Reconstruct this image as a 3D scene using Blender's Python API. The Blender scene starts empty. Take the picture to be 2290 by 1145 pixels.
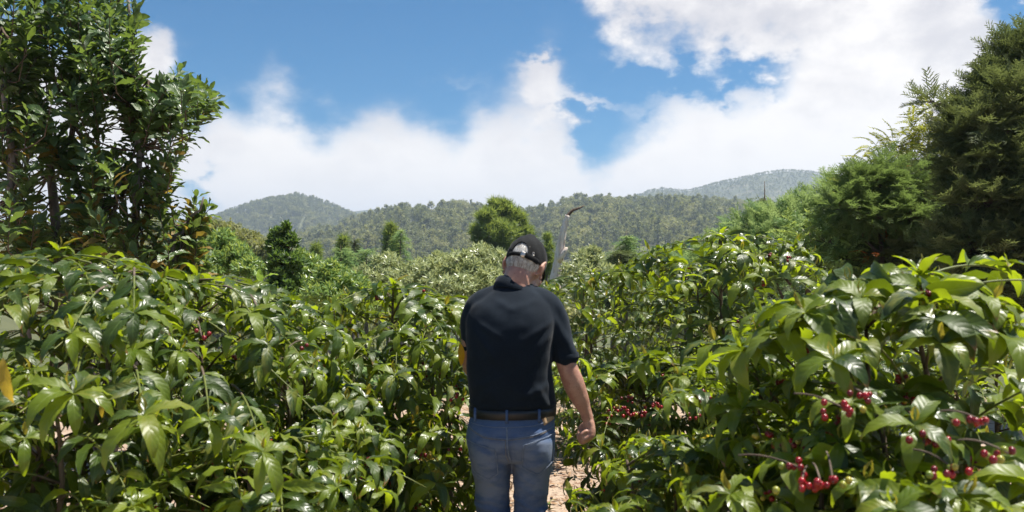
import bpy, math, random
import numpy as np
from mathutils import Vector, Matrix, noise as mnoise
from mathutils.bvhtree import BVHTree

random.seed(7)
RNG = np.random.default_rng(7)
SC = bpy.context.scene
COL = SC.collection
R = math.radians

# ------------------------------------------------------------------ camera
EYE = 1.58
FPX = 1983.0
cam_d = bpy.data.cameras.new("camera")
cam_d.sensor_width = 36.0
cam_d.lens = 36.0 * FPX / 2290.0
cam_d.clip_start = 0.05
cam_d.clip_end = 20000.0
cam_d.dof.use_dof = True
cam_d.dof.focus_distance = 7.0
cam_d.dof.aperture_fstop = 5.0
cam = bpy.data.objects.new("camera", cam_d)
COL.objects.link(cam)
cam.location = (0, 0, EYE)
cam.rotation_euler = (R(90.505), 0, 0)
SC.camera = cam

# ------------------------------------------------------------------ sky, sun, exposure
SUN_EL, SUN_AZ = 69.0, 74.0          # azimuth from +Y (ahead of the camera) towards +X
def NN(nt, typ, **kw):
    n = nt.nodes.new(typ)
    for k, v in kw.items():
        if k.startswith("i_"):
            n.inputs[int(k[2:]) if k[2:].isdigit() else k[2:].replace("_", " ")].default_value = v
        else:
            setattr(n, k, v)
    return n
def MATH(nt, op, a, b=None, c=None, clamp=False):
    n = nt.nodes.new("ShaderNodeMath"); n.operation = op; n.use_clamp = clamp
    for i, x in enumerate((a, b, c)):
        if x is None: continue
        if isinstance(x, (int, float)): n.inputs[i].default_value = x
        else: nt.links.new(x, n.inputs[i])
    return n.outputs[0]
def SMOOTH(nt, x, lo, hi, a=0.0, b=1.0):
    n = nt.nodes.new("ShaderNodeMapRange"); n.interpolation_type = 'SMOOTHSTEP'
    nt.links.new(x, n.inputs[0])
    for i, v in ((1, lo), (2, hi), (3, a), (4, b)): n.inputs[i].default_value = v
    return n.outputs[0]
def MIXC(nt, f, a, b):
    n = nt.nodes.new("ShaderNodeMix"); n.data_type = 'RGBA'
    for i, x in ((0, f), (6, a), (7, b)):
        if isinstance(x, (int, float)): n.inputs[i].default_value = x
        elif isinstance(x, tuple): n.inputs[i].default_value = (*x[:3], 1)
        else: nt.links.new(x, n.inputs[i])
    return n.outputs[2]

W = bpy.data.worlds.new("World"); SC.world = W; W.use_nodes = True
wt = W.node_tree; wt.nodes.clear()
def az_of(px): return math.atan((px - 1145) / FPX)
def el_of(px, py): return math.atan((590 - py) / FPX * math.cos(az_of(px)))
def build_sky():
    L = wt.links.new
    out = NN(wt, "ShaderNodeOutputWorld"); bg = NN(wt, "ShaderNodeBackground")
    sky = NN(wt, "ShaderNodeTexSky", sky_type='NISHITA', sun_disc=False)
    sky.sun_elevation = R(SUN_EL); sky.sun_rotation = R(SUN_AZ)
    sky.altitude = 1300; sky.air_density = 1.0; sky.dust_density = 0.5; sky.ozone_density = 2.0
    scl = NN(wt, "ShaderNodeVectorMath", operation='MULTIPLY')
    L(sky.outputs[0], scl.inputs[0]); scl.inputs[1].default_value = (0.0026, 0.0350, 0.0520)
    tc = NN(wt, "ShaderNodeTexCoord")
    sep = NN(wt, "ShaderNodeSeparateXYZ"); L(tc.outputs["Generated"], sep.inputs[0])
    az = MATH(wt, 'ARCTAN2', sep.outputs[0], sep.outputs[1])
    el = MATH(wt, 'ARCSINE', sep.outputs[2])
    def nz(scale, detail, rough, off=(0, 0, 0), stretch=(1, 1, 1.5), dist=0.0):
        mp = NN(wt, "ShaderNodeMapping"); L(tc.outputs["Generated"], mp.inputs[0])
        mp.inputs[1].default_value = off; mp.inputs[3].default_value = stretch
        n = NN(wt, "ShaderNodeTexNoise"); L(mp.outputs[0], n.inputs[0])
        n.inputs["Scale"].default_value = scale; n.inputs["Detail"].default_value = detail
        n.inputs["Roughness"].default_value = rough; n.inputs["Distortion"].default_value = dist
        return MATH(wt, 'SUBTRACT', n.outputs[0], 0.5)
    n1 = nz(9.0, 9.0, 0.56, (3.1, 0.4, 2.0)); n2 = nz(26.0, 9.0, 0.6, (0.3, 5.4, 1.0)); n3 = nz(4.0, 4.0, 0.5, (7.7, 1.2, 4.0))
    wob = MATH(wt, 'ADD', MATH(wt, 'MULTIPLY', n1, 0.15), MATH(wt, 'MULTIPLY', n2, 0.08))
    elw = MATH(wt, 'ADD', el, wob)
    azw = MATH(wt, 'ADD', az, MATH(wt, 'MULTIPLY', n1, 0.05))
    AZ0, AZ1, EL0, EL1 = -1.2, 1.2, -0.2, 0.8
    def curve(pts):
        xin = MATH(wt, 'DIVIDE', MATH(wt, 'SUBTRACT', azw, AZ0), AZ1 - AZ0, clamp=True)
        fc = NN(wt, "ShaderNodeFloatCurve"); L(xin, fc.inputs["Value"])
        c = fc.mapping.curves[0]
        P = [((az_of(px) - AZ0) / (AZ1 - AZ0), (el_of(px, py) - EL0) / (EL1 - EL0)) for px, py in pts]
        while len(c.points) < len(P): c.points.new(0.5, 0.5)
        for q, (x, y) in zip(c.points, P): q.location = (x, y); q.handle_type = 'AUTO_CLAMPED'
        fc.mapping.update()
        return MATH(wt, 'ADD', MATH(wt, 'MULTIPLY', fc.outputs[0], EL1 - EL0), EL0)
    # the cloud bank: its top edge over the azimuth
    top = curve([(-3500, 300), (-900, 200), (-200, 90), (100, 90), (250, 110), (330, 100), (385, 140), (435, 270), (480, 225), (560, 205), (620, 172), (665, 198), (710, 245),
                 (770, 262), (830, 238), (940, 238), (1000, 262), (1070, 238), (1130, 238), (1185, 232), (1235, 236), (1270, 255), (1310, 312), (1345, 325),
                 (1400, 280), (1500, 215), (1600, 200), (1700, 175), (1800, 40), (2000, -250), (2300, -250), (3000, 50), (5500, 250)])
    bank = SMOOTH(wt, MATH(wt, 'SUBTRACT', top, elw), -0.040, 0.062)
    # the cloud above on one side: its lower edge
    low = curve([(-3500, -900), (600, -900), (1150, -150), (1250, -50), (1330, 45), (1400, 120), (1480, 165), (1560, 172), (1640, 185), (1740, 215), (1900, 420), (2300, 520), (5500, -300)])
    upper = SMOOTH(wt, MATH(wt, 'SUBTRACT', elw, low), -0.035, 0.065)
    def blob(px, py, rx, ry, warp=0.6):
        a0, e0 = az_of(px), el_of(px, py)
        dx = MATH(wt, 'DIVIDE', MATH(wt, 'SUBTRACT', MATH(wt, 'ADD', az, MATH(wt, 'MULTIPLY', n1, warp * .1)), a0), rx / FPX)
        dy = MATH(wt, 'DIVIDE', MATH(wt, 'SUBTRACT', MATH(wt, 'ADD', el, MATH(wt, 'MULTIPLY', n2, warp * .1)), e0), ry / FPX)
        d2 = MATH(wt, 'ADD', MATH(wt, 'MULTIPLY', dx, dx), MATH(wt, 'MULTIPLY', dy, dy))
        return MATH(wt, 'EXPONENT', MATH(wt, 'MULTIPLY', d2, -1.0))
    dens = MATH(wt, 'MAXIMUM', bank, MATH(wt, 'MULTIPLY', upper, 0.97))
    for px, py, rx, ry, k in ((1195, 150, 62, 32, .85), (1220, 195, 60, 42, .8), (1335, 218, 100, 28, .6), (1030, 170, 60, 20, .2), (1210, 70, 40, 40, .18), (340, 110, 60, 45, .35)):
        dens = MATH(wt, 'ADD', dens, MATH(wt, 'MULTIPLY', blob(px, py, rx, ry, 1.2), k))
    for px, py, rx, ry, k in ((2275, 25, 60, 75, 1.2), (1450, 65, 60, 40, .12), (1660, 165, 130, 34, .36), (1430, 190, 90, 30, .5), (425, 445, 45, 45, .75), (1310, 305, 55, 40, .3)):
        dens = MATH(wt, 'SUBTRACT', dens, MATH(wt, 'MULTIPLY', blob(px, py, rx, ry, 1.4), k))
    dens = MATH(wt, 'ADD', dens, MATH(wt, 'MULTIPLY', n2, 0.45))
    # scattered cloud of the same sort high up and behind the camera
    gen = SMOOTH(wt, MATH(wt, 'ADD', n1, MATH(wt, 'MULTIPLY', n3, 1.2)), 0.08, 0.30, 0.0, 0.75)
    inside = MATH(wt, 'MULTIPLY', SMOOTH(wt, sep.outputs[1], 0.25, 0.5), SMOOTH(wt, el, 0.34, 0.5, 1.0, 0.0))
    dens = MATH(wt, 'ADD', MATH(wt, 'MULTIPLY', dens, inside), MATH(wt, 'MULTIPLY', gen, MATH(wt, 'SUBTRACT', 1.0, inside)), clamp=True)
    dens = SMOOTH(wt, dens, 0.05, 0.92)
    hz = SMOOTH(wt, el, 0.0, 0.28)
    sh = SMOOTH(wt, MATH(wt, 'ADD', MATH(wt, 'ADD', n1, MATH(wt, 'MULTIPLY', n2, 0.5)), n3), -0.22, 0.22)
    cl = MIXC(wt, sh, (0.37, 0.36, 0.375), (0.59, 0.562, 0.535))
    cl = MIXC(wt, hz, (0.60, 0.568, 0.53), cl)
    col = MIXC(wt, dens, scl.outputs[0], cl)
    L(col, bg.inputs[0]); bg.inputs[1].default_value = 1.0
    L(bg.outputs[0], out.inputs[0])
build_sky()

sun_d = bpy.data.lights.new("sun", 'SUN'); sun_d.energy = 5.0; sun_d.angle = R(0.55); sun_d.color = (1.0, 0.95, 0.86)
sun = bpy.data.objects.new("sun", sun_d); COL.objects.link(sun)
sdir = Vector((math.sin(R(SUN_AZ)) * math.cos(R(SUN_EL)), math.cos(R(SUN_AZ)) * math.cos(R(SUN_EL)), math.sin(R(SUN_EL))))
sun.rotation_euler = (-sdir).to_track_quat('-Z', 'Y').to_euler()
sun.location = (0, 0, 900)
vs = SC.view_settings
vs.view_transform = 'Standard'; vs.look = 'None'; vs.exposure = 1.0; vs.gamma = 1.0; vs.use_curve_mapping = False
SC.render.engine = 'CYCLES'
SC.cycles.use_denoising = True
SC.cycles.max_bounces = 8; SC.cycles.diffuse_bounces = 2; SC.cycles.glossy_bounces = 2; SC.cycles.transmission_bounces = 4; SC.cycles.volume_bounces = 0
SC.cycles.transparent_max_bounces = 4
SC.cycles.sample_clamp_indirect = 6.0
SC.cycles.volume_step_rate = 4.0

# ------------------------------------------------------------------ helpers
def P(px, py, Y):
    """a point of the place that lies Y metres ahead, seen at (px, py) of the photograph"""
    return np.array([(px - 1145) / FPX * Y, Y, EYE - (py - 590) / FPX * Y])
def nrm(v):
    v = np.asarray(v, float); return v / (np.linalg.norm(v) + 1e-12)
def tag(o, label=None, cat=None, group=None, kind=None):
    if label: o["label"] = label
    if cat: o["category"] = cat
    if group: o["group"] = group
    if kind: o["kind"] = kind
    return o
def empty(name, loc):
    o = bpy.data.objects.new(name, None); COL.objects.link(o); o.location = tuple(loc); o.empty_display_size = .1
    return o
def link(name, me, parent=None, mat=None):
    o = bpy.data.objects.new(name, me); COL.objects.link(o)
    if parent is not None:
        o.parent = parent
        o.matrix_parent_inverse = Matrix.Translation(parent.location).inverted()
    if mat is not None:
        for m in (mat if isinstance(mat, (list, tuple)) else [mat]): me.materials.append(m)
    return o
def mesh(name, V, F, UV=None, MI=None, smooth=True):
    """V (n,3), F (m,3) or list of tuples; UV per vertex; MI per face"""
    me = bpy.data.meshes.new(name)
    V = np.asarray(V, np.float32)
    if isinstance(F, np.ndarray):
        k = F.shape[1]; m = len(F)
        me.vertices.add(len(V)); me.vertices.foreach_set("co", V.ravel())
        me.loops.add(m * k); me.loops.foreach_set("vertex_index", F.astype(np.int32).ravel())
        me.polygons.add(m); me.polygons.foreach_set("loop_start", np.arange(0, m * k, k, dtype=np.int32))
        me.polygons.foreach_set("loop_total", np.full(m, k, np.int32))
        lv = F.ravel()
    else:
        me.from_pydata([tuple(map(float, v)) for v in V], [], F)
        lv = np.array([i for f in F for i in f])
    if MI is not None: me.polygons.foreach_set("material_index", np.asarray(MI, np.int32))
    if UV is not None:
        ul = me.uv_layers.new(name="UVMap"); ul.data.foreach_set("uv", np.asarray(UV, np.float32)[lv].ravel())
    me.polygons.foreach_set("use_smooth", np.full(len(me.polygons), smooth))
    me.update(calc_edges=True); me.validate()
    return me
class TP:
    """a small triangle template"""
    def __init__(s, V, F, UV=None):
        s.V = np.asarray(V, float); s.F = np.asarray(F, int)
        s.UV = np.asarray(UV, float) if UV is not None else np.tile([[.5, .5]], (len(s.V), 1))
def frames(pos, d, n, scale):
    """matrices whose local y is d, local z is near n"""
    pos, d, n = (np.asarray(a, float) for a in (pos, d, n))
    d = d / (np.linalg.norm(d, axis=1, keepdims=True) + 1e-9)
    x = np.cross(d, n); x /= (np.linalg.norm(x, axis=1, keepdims=True) + 1e-9)
    z = np.cross(x, d)
    M = np.zeros((len(pos), 4, 4)); s = np.broadcast_to(np.asarray(scale, float), (len(pos),))
    M[:, :3, 0] = x * s[:, None]; M[:, :3, 1] = d * s[:, None]; M[:, :3, 2] = z * s[:, None]; M[:, :3, 3] = pos; M[:, 3, 3] = 1
    return M
def spread(tps, M, which=None, mi=None):
    """many copies of templates as arrays: V, F, UV, MI"""
    Vs, Fs, Us, Ms = [], [], [], []; off = 0
    which = np.zeros(len(M), int) if which is None else np.asarray(which)
    mi = np.zeros(len(M), int) if mi is None else np.asarray(mi)
    for k, tp in enumerate(tps):
        sel = np.where(which == k)[0]
        if not len(sel): continue
        V = np.einsum('nij,vj->nvi', M[sel][:, :3, :3], tp.V) + M[sel][:, None, :3, 3]
        F = tp.F[None] + (np.arange(len(sel)) * len(tp.V))[:, None, None] + off
        Vs.append(V.reshape(-1, 3)); Fs.append(F.reshape(-1, 3)); Us.append(np.tile(tp.UV, (len(sel), 1)))
        Ms.append(np.repeat(mi[sel], len(tp.F))); off += len(sel) * len(tp.V)
    return np.concatenate(Vs), np.concatenate(Fs), np.concatenate(Us), np.concatenate(Ms)
def tube(pts, rad, n=7, cap=True):
    pts = np.asarray(pts, float); rad = np.broadcast_to(np.asarray(rad, float), (len(pts),))
    T = np.gradient(pts, axis=0); T /= np.linalg.norm(T, axis=1, keepdims=True) + 1e-9
    u = np.cross(T[0], [0.31, 0.2, 0.93]);
    if np.linalg.norm(u) < 1e-3: u = np.cross(T[0], [1, 0, 0])
    V = []; a = np.linspace(0, 2 * np.pi, n, endpoint=False)
    for p, t, r in zip(pts, T, rad):
        u = u - t * np.dot(u, t); u = nrm(u); w = np.cross(t, u)
        V.append(p + r * (np.cos(a)[:, None] * u + np.sin(a)[:, None] * w))
    V = np.concatenate(V); F = []
    for i in range(len(pts) - 1):
        for j in range(n):
            a0, b0 = i * n + j, i * n + (j + 1) % n
            F += [(a0, b0, b0 + n), (a0, b0 + n, a0 + n)]
    if cap:
        V = np.vstack([V, pts[:1], pts[-1:]]); c0, c1 = len(V) - 2, len(V) - 1; k = (len(pts) - 1) * n
        for j in range(n):
            F += [(c0, (j + 1) % n, j), (c1, k + j, k + (j + 1) % n)]
    return V, np.array(F)
def cat(parts):
    Vs, Fs, off = [], [], 0
    for V, F in parts:
        Vs.append(V); Fs.append(np.asarray(F) + off); off += len(V)
    return np.concatenate(Vs), np.concatenate(Fs)
def bez(p0, p1, p2, n=8):
    t = np.linspace(0, 1, n)[:, None]
    return (1 - t) ** 2 * np.asarray(p0) + 2 * t * (1 - t) * np.asarray(p1) + t ** 2 * np.asarray(p2)
def jit(pts, a, rng=RNG):
    pts = np.array(pts, float); pts[1:-1] += rng.normal(0, a, (len(pts) - 2, 3)); return pts
def rdirs(n, rng=RNG):
    v = rng.normal(size=(n, 3)); return v / np.linalg.norm(v, axis=1, keepdims=True)

# ------------------------------------------------------------------ materials
def mat_new(name):
    m = bpy.data.materials.new(name); m.use_nodes = True; nt = m.node_tree; nt.nodes.clear()
    out = NN(nt, "ShaderNodeOutputMaterial"); b = NN(nt, "ShaderNodeBsdfPrincipled"); nt.links.new(b.outputs[0], out.inputs[0])
    return m, nt, b, out
def leaf_mat(name, ca, cb, tcol, tmix=0.3, rough=0.32, spec=0.5, veins=0, rib=(0.25, 0.32, 0.08), spots=0.0, bump=0.0, grey=None):
    m, nt, b, out = mat_new(name); L = nt.links.new
    oi = NN(nt, "ShaderNodeObjectInfo"); ge = NN(nt, "ShaderNodeNewGeometry")
    rnd = MATH(nt, 'FRACT', MATH(nt, 'ADD', oi.outputs["Random"], ge.outputs["Random Per Island"]))
    rnd2 = MATH(nt, 'FRACT', MATH(nt, 'MULTIPLY', rnd, 7.31))
    col = MIXC(nt, rnd, ca, cb)
    if veins:
        uv = NN(nt, "ShaderNodeUVMap"); s = NN(nt, "ShaderNodeSeparateXYZ"); L(uv.outputs[0], s.inputs[0])
        au = MATH(nt, 'ABSOLUTE', MATH(nt, 'SUBTRACT', s.outputs[0], 0.5))
        ph = MATH(nt, 'SUBTRACT', MATH(nt, 'MULTIPLY', s.outputs[1], float(veins)), MATH(nt, 'MULTIPLY', au, 3.2))
        w = MATH(nt, 'ABSOLUTE', MATH(nt, 'SINE', MATH(nt, 'MULTIPLY', ph, math.pi)))
        lat = SMOOTH(nt, w, 0.0, 0.14, 0.38, 0.0)
        mid = SMOOTH(nt, au, 0.012, 0.035, 0.75, 0.0)
        vm = MATH(nt, 'MAXIMUM', lat, mid)
        col = MIXC(nt, vm, col, rib)
        bp = NN(nt, "ShaderNodeBump"); bp.inputs["Strength"].default_value = bump or 0.5; bp.inputs["Distance"].default_value = 0.006
        hgt = MATH(nt, 'SUBTRACT', MATH(nt, 'POWER', w, 0.6), MATH(nt, 'MULTIPLY', mid, 0.8))
        L(hgt, bp.inputs["Height"]); L(bp.outputs[0], b.inputs["Normal"])
        if spots:
            nz = NN(nt, "ShaderNodeTexNoise", noise_dimensions='4D'); L(uv.outputs[0], nz.inputs["Vector"]); L(MATH(nt, 'MULTIPLY', rnd, 50.0), nz.inputs["W"])
            nz.inputs["Scale"].default_value = 3.0; nz.inputs["Detail"].default_value = 3.0
            sp = MATH(nt, 'MULTIPLY', SMOOTH(nt, nz.outputs[0], 0.66, 0.72), MATH(nt, 'GREATER_THAN', rnd2, 1.0 - spots))
            col = MIXC(nt, sp, col, (0.16, 0.06, 0.02))
            rnd3 = MATH(nt, 'FRACT', MATH(nt, 'MULTIPLY', rnd, 31.7))
            edge = MATH(nt, 'ADD', MATH(nt, 'MULTIPLY', MATH(nt, 'POWER', s.outputs[1], 6.0), 1.2), MATH(nt, 'MULTIPLY', SMOOTH(nt, au, .3, .5), .35))
            burn = MATH(nt, 'MULTIPLY', SMOOTH(nt, MATH(nt, 'ADD', edge, MATH(nt, 'MULTIPLY', nz.outputs[0], .8)), 1.0, 1.18), MATH(nt, 'GREATER_THAN', rnd3, .70))
            col = MIXC(nt, burn, col, (0.20, 0.10, 0.035))
            pale = MATH(nt, 'MULTIPLY', SMOOTH(nt, nz.outputs[0], .42, .6, 0.0, .55), MATH(nt, 'LESS_THAN', rnd3, .16))
            col = MIXC(nt, pale, col, (0.19, 0.19, 0.03))
    L(col, b.inputs["Base Color"])
    rr_ = MATH(nt, 'FRACT', MATH(nt, 'MULTIPLY', rnd, 13.7)); L(SMOOTH(nt, rr_, 0.0, 1.0, rough, rough + (.22 if veins else .1)), b.inputs["Roughness"]); b.inputs["Specular IOR Level"].default_value = spec
    tr = NN(nt, "ShaderNodeBsdfTranslucent"); tc2 = MIXC(nt, rnd2, tuple(c * .75 for c in tcol), tcol); L(tc2, tr.inputs[0])
    mx = NN(nt, "ShaderNodeMixShader"); mx.inputs[0].default_value = tmix
    L(b.outputs[0], mx.inputs[1]); L(tr.outputs[0], mx.inputs[2]); L(mx.outputs[0], out.inputs[0])
    return m
def rough_mat(name, ca, cb, scale=8.0, rough=0.85, bump=0.3, bdist=0.02, stretch=(1, 1, 1), spec=0.3, cc=None):
    m, nt, b, out = mat_new(name); L = nt.links.new
    tc = NN(nt, "ShaderNodeTexCoord"); mp = NN(nt, "ShaderNodeMapping"); L(tc.outputs["Object"], mp.inputs[0]); mp.inputs[3].default_value = stretch
    n = NN(nt, "ShaderNodeTexNoise"); L(mp.outputs[0], n.inputs[0]); n.inputs["Scale"].default_value = scale; n.inputs["Detail"].default_value = 8; n.inputs["Roughness"].default_value = .62
    f = SMOOTH(nt, n.outputs[0], 0.32, 0.68)
    col = MIXC(nt, f, ca, cb)
    if cc:
        n2 = NN(nt, "ShaderNodeTexNoise"); L(mp.outputs[0], n2.inputs[0]); n2.inputs["Scale"].default_value = scale * 2.7; n2.inputs["Detail"].default_value = 5
        col = MIXC(nt, SMOOTH(nt, n2.outputs[0], 0.56, 0.66), col, cc)
    L(col, b.inputs["Base Color"]); b.inputs["Roughness"].default_value = rough; b.inputs["Specular IOR Level"].default_value = spec
    bp = NN(nt, "ShaderNodeBump"); bp.inputs["Strength"].default_value = bump; bp.inputs["Distance"].default_value = bdist
    L(n.outputs[0], bp.inputs["Height"]); L(bp.outputs[0], b.inputs["Normal"])
    return m
MT = {}
MT['coffee'] = leaf_mat("coffee_leaf", (0.022, 0.043, 0.006), (0.046, 0.074, 0.008), (0.26, 0.36, 0.012), .26, .29, .46, veins=8, spots=.30, bump=.16, rib=(.10,.16,.04))
MT['coffee_young'] = leaf_mat("coffee_leaf_young", (0.070, 0.112, 0.009), (0.140, 0.178, 0.012), (0.54, 0.68, 0.018), .36, .29, .46, veins=8, spots=.12, bump=.16, rib=(.17,.22,.05))
MT['coffee_tip'] = leaf_mat("coffee_leaf_tip", (0.15, 0.17, 0.020), (0.22, 0.18, 0.026), (0.50, 0.42, 0.04), .35, .3, .5, veins=7, bump=.4, rib=(.35, .33, .1))
MT['coffee_yellow'] = leaf_mat("coffee_leaf_yellow", (0.26, 0.20, 0.025), (0.40, 0.27, 0.03), (0.70, 0.50, 0.04), .4, .4, .4, veins=8, bump=.4, rib=(.5, .4, .1), spots=.5)
MT['coffee_bright'] = leaf_mat("coffee_leaf_bright_yellow", (0.62, 0.34, 0.01), (0.66, 0.38, 0.015), (0.90, 0.55, 0.02), .4, .45, .3, veins=8, bump=.2, rib=(.7, .45, .05))
MT['macadamia'] = leaf_mat("broad_dark_leaf", (0.035, 0.070, 0.022), (0.065, 0.111, 0.032), (0.330, 0.480, 0.068), .24, .28, .5, veins=9, bump=.3, rib=(.12, .15, .05))
MT['macadamia_yellow'] = leaf_mat("broad_yellowing_leaf", (0.12, 0.095, 0.02), (0.19, 0.12, 0.025), (0.5, 0.36, 0.05), .34, .35, .4, veins=9, bump=.3, rib=(.2, .18, .06))
MT['macadamia_young'] = leaf_mat("broad_young_leaf", (0.09, 0.17, 0.03), (0.12, 0.2, 0.035), (0.4, 0.6, 0.08), .36, .3, .5, veins=9, bump=.3)
MT['cypress'] = leaf_mat("cypress_foliage", (0.070, 0.092, 0.036), (0.125, 0.150, 0.060), (0.36, 0.44, 0.12), .22, .6, .25)
MT['lime'] = leaf_mat("lime_foliage", (0.110, 0.200, 0.060), (0.167, 0.277, 0.092), (0.495, 0.630, 0.221), .42, .6, .25)
MT['juniper'] = leaf_mat("juniper_foliage", (0.075, 0.121, 0.037), (0.130, 0.179, 0.061), (0.360, 0.506, 0.121), .34, .6, .25)
MT['pine'] = leaf_mat("pine_needles", (0.079, 0.124, 0.029), (0.145, 0.196, 0.050), (0.683, 0.828, 0.145), .26, .5, .3)
MT['silver'] = leaf_mat("silvery_leaf", (0.203, 0.243, 0.101), (0.338, 0.371, 0.176), (0.852, 0.900, 0.365), .22, .3, .55)
MT['shrub'] = leaf_mat("glossy_shrub_leaf", (0.083, 0.154, 0.039), (0.154, 0.245, 0.066), (0.753, 0.900, 0.175), .26, .33, .5)
MT['column'] = leaf_mat("dark_glossy_leaf", (0.045, 0.085, 0.022), (0.085, 0.14, 0.035), (0.3, 0.48, 0.07), .24, .3, .5)
MT['yellow_tree'] = leaf_mat("yellow_leaflets", (0.13, 0.17, 0.02), (0.26, 0.25, 0.03), (0.60, 0.62, 0.05), .36, .4, .4)
MT['red_leaf'] = leaf_mat("red_leaflets", (0.45, 0.075, 0.015), (0.55, 0.17, 0.02), (0.85, 0.25, 0.03), .36, .4, .4)
MT['forest_a'] = leaf_mat("forest_leaf_dark", (0.155, 0.170, 0.075), (0.185, 0.195, 0.088), (0.537, 0.586, 0.135), .2, .6, .25)
MT['forest_b'] = leaf_mat("forest_leaf_olive", (0.190, 0.200, 0.086), (0.225, 0.230, 0.100), (0.828, 0.834, 0.182), .2, .6, .25)
MT['forest_c'] = leaf_mat("forest_leaf_pale", (0.225, 0.222, 0.105), (0.265, 0.255, 0.125), (0.900, 0.900, 0.232), .2, .6, .25)
MT['twig_green'] = rough_mat("green_twig", (0.09, 0.12, 0.025), (0.15, 0.16, 0.04), 20, .5, .2, .002)
MT['bark'] = rough_mat("brown_bark", (0.07, 0.05, 0.035), (0.16, 0.12, 0.09), 14, .9, .6, .01, (1, 1, .35))
MT['bark_grey'] = rough_mat("grey_bark", (0.10, 0.085, 0.07), (0.22, 0.19, 0.165), 12, .9, .6, .01, (1, 1, .4))
MT['dead'] = rough_mat("weathered_wood", (0.70, 0.55, 0.45), (0.90, 0.79, 0.70), 12, .9, .9, .06, (1, 1, .10), cc=(.42, .29, .22))
MT['charred'] = rough_mat("charred_wood", (0.07, 0.045, 0.032), (0.20, 0.13, 0.095), 8, .9, .8, .03, (1, 1, .3))
# ------------------------------------------------------------------ terrain
def sstep(a, b, x):
    t = np.clip((np.asarray(x, float) - a) / (b - a), 0, 1); return t * t * (3 - 2 * t)
def ground_z(x, y):
    x, y = np.asarray(x, float), np.asarray(y, float)
    z = -1.1 * sstep(8.5, 20, y) - 6.5 * sstep(16, 70, y) - 9 * sstep(60, 220, y)
    z = z + 0.05 * np.sin(x * 1.3 + .5) * np.cos(y * 0.9) * sstep(3, 7, np.hypot(x, y))
    return z
def grid_mesh(name, X, Y, Z, mat):
    ny, nx = X.shape
    V = np.stack([X, Y, Z], -1).reshape(-1, 3)
    i = np.arange(ny - 1)[:, None] * nx + np.arange(nx - 1)[None]
    F = np.stack([i, i + 1, i + nx + 1, i + nx], -1).reshape(-1, 4)
    return link(name, mesh(name, V, F), None, mat)
def soil_mat():
    m, nt, b, out = mat_new("soil"); L = nt.links.new
    tc = NN(nt, "ShaderNodeTexCoord"); s = NN(nt, "ShaderNodeSeparateXYZ"); L(tc.outputs["Object"], s.inputs[0])
    def nz(sc, de=6): 
        n = NN(nt, "ShaderNodeTexNoise"); L(tc.outputs["Object"], n.inputs[0]); n.inputs["Scale"].default_value = sc; n.inputs["Detail"].default_value = de; return n.outputs[0]
    a, c, d = nz(1.6), nz(14), nz(70, 3)
    soil = MIXC(nt, SMOOTH(nt, a, .35, .65), (0.32, 0.235, 0.17), (0.42, 0.325, 0.245))
    soil = MIXC(nt, SMOOTH(nt, c, .52, .66), soil, (0.20, 0.12, 0.08))
    soil = MIXC(nt, SMOOTH(nt, d, .60, .68), soil, (0.46, 0.38, 0.29))
    scrub = MIXC(nt, SMOOTH(nt, a, .35, .65), (0.06, 0.075, 0.03), (0.11, 0.115, 0.05))
    f = SMOOTH(nt, MATH(nt, 'ADD', s.outputs[1], MATH(nt, 'MULTIPLY', a, 6.0)), 12.0, 19.0)
    L(MIXC(nt, f, soil, scrub), b.inputs["Base Color"]); b.inputs["Roughness"].default_value = .95; b.inputs["Specular IOR Level"].default_value = .15
    bp = NN(nt, "ShaderNodeBump"); bp.inputs["Strength"].default_value = .8; bp.inputs["Distance"].default_value = .03
    L(MATH(nt, 'ADD', c, MATH(nt, 'MULTIPLY', d, .5)), bp.inputs["Height"]); L(bp.outputs[0], b.inputs["Normal"])
    return m
MT['soil'] = soil_mat()
MT['hill'] = rough_mat("hill_scrub", (0.07, 0.078, 0.034), (0.12, 0.122, 0.052), .03, .95, .2, 1.0, cc=(.11, .11, .06))
MT['hill_far'] = rough_mat("mountain_scrub", (0.075, 0.085, 0.042), (0.11, 0.115, 0.06), .012, .95, .2, 1.0, cc=(.16, .15, .09))
ax = np.concatenate([-np.geomspace(12, 5000, 34)[::-1], np.linspace(-11, 11, 89), np.geomspace(12, 5000, 34)])
ay = np.concatenate([-np.geomspace(6, 5000, 22)[::-1], np.linspace(-5, 14, 77), np.geomspace(14.5, 5000, 60)])
GX, GY = np.meshgrid(ax, ay)
tag(grid_mesh("ground", GX, GY, ground_z(GX, GY), MT['soil']), "dry pinkish soil of the coffee field falling away into the valley", None, None, 'structure')

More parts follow.
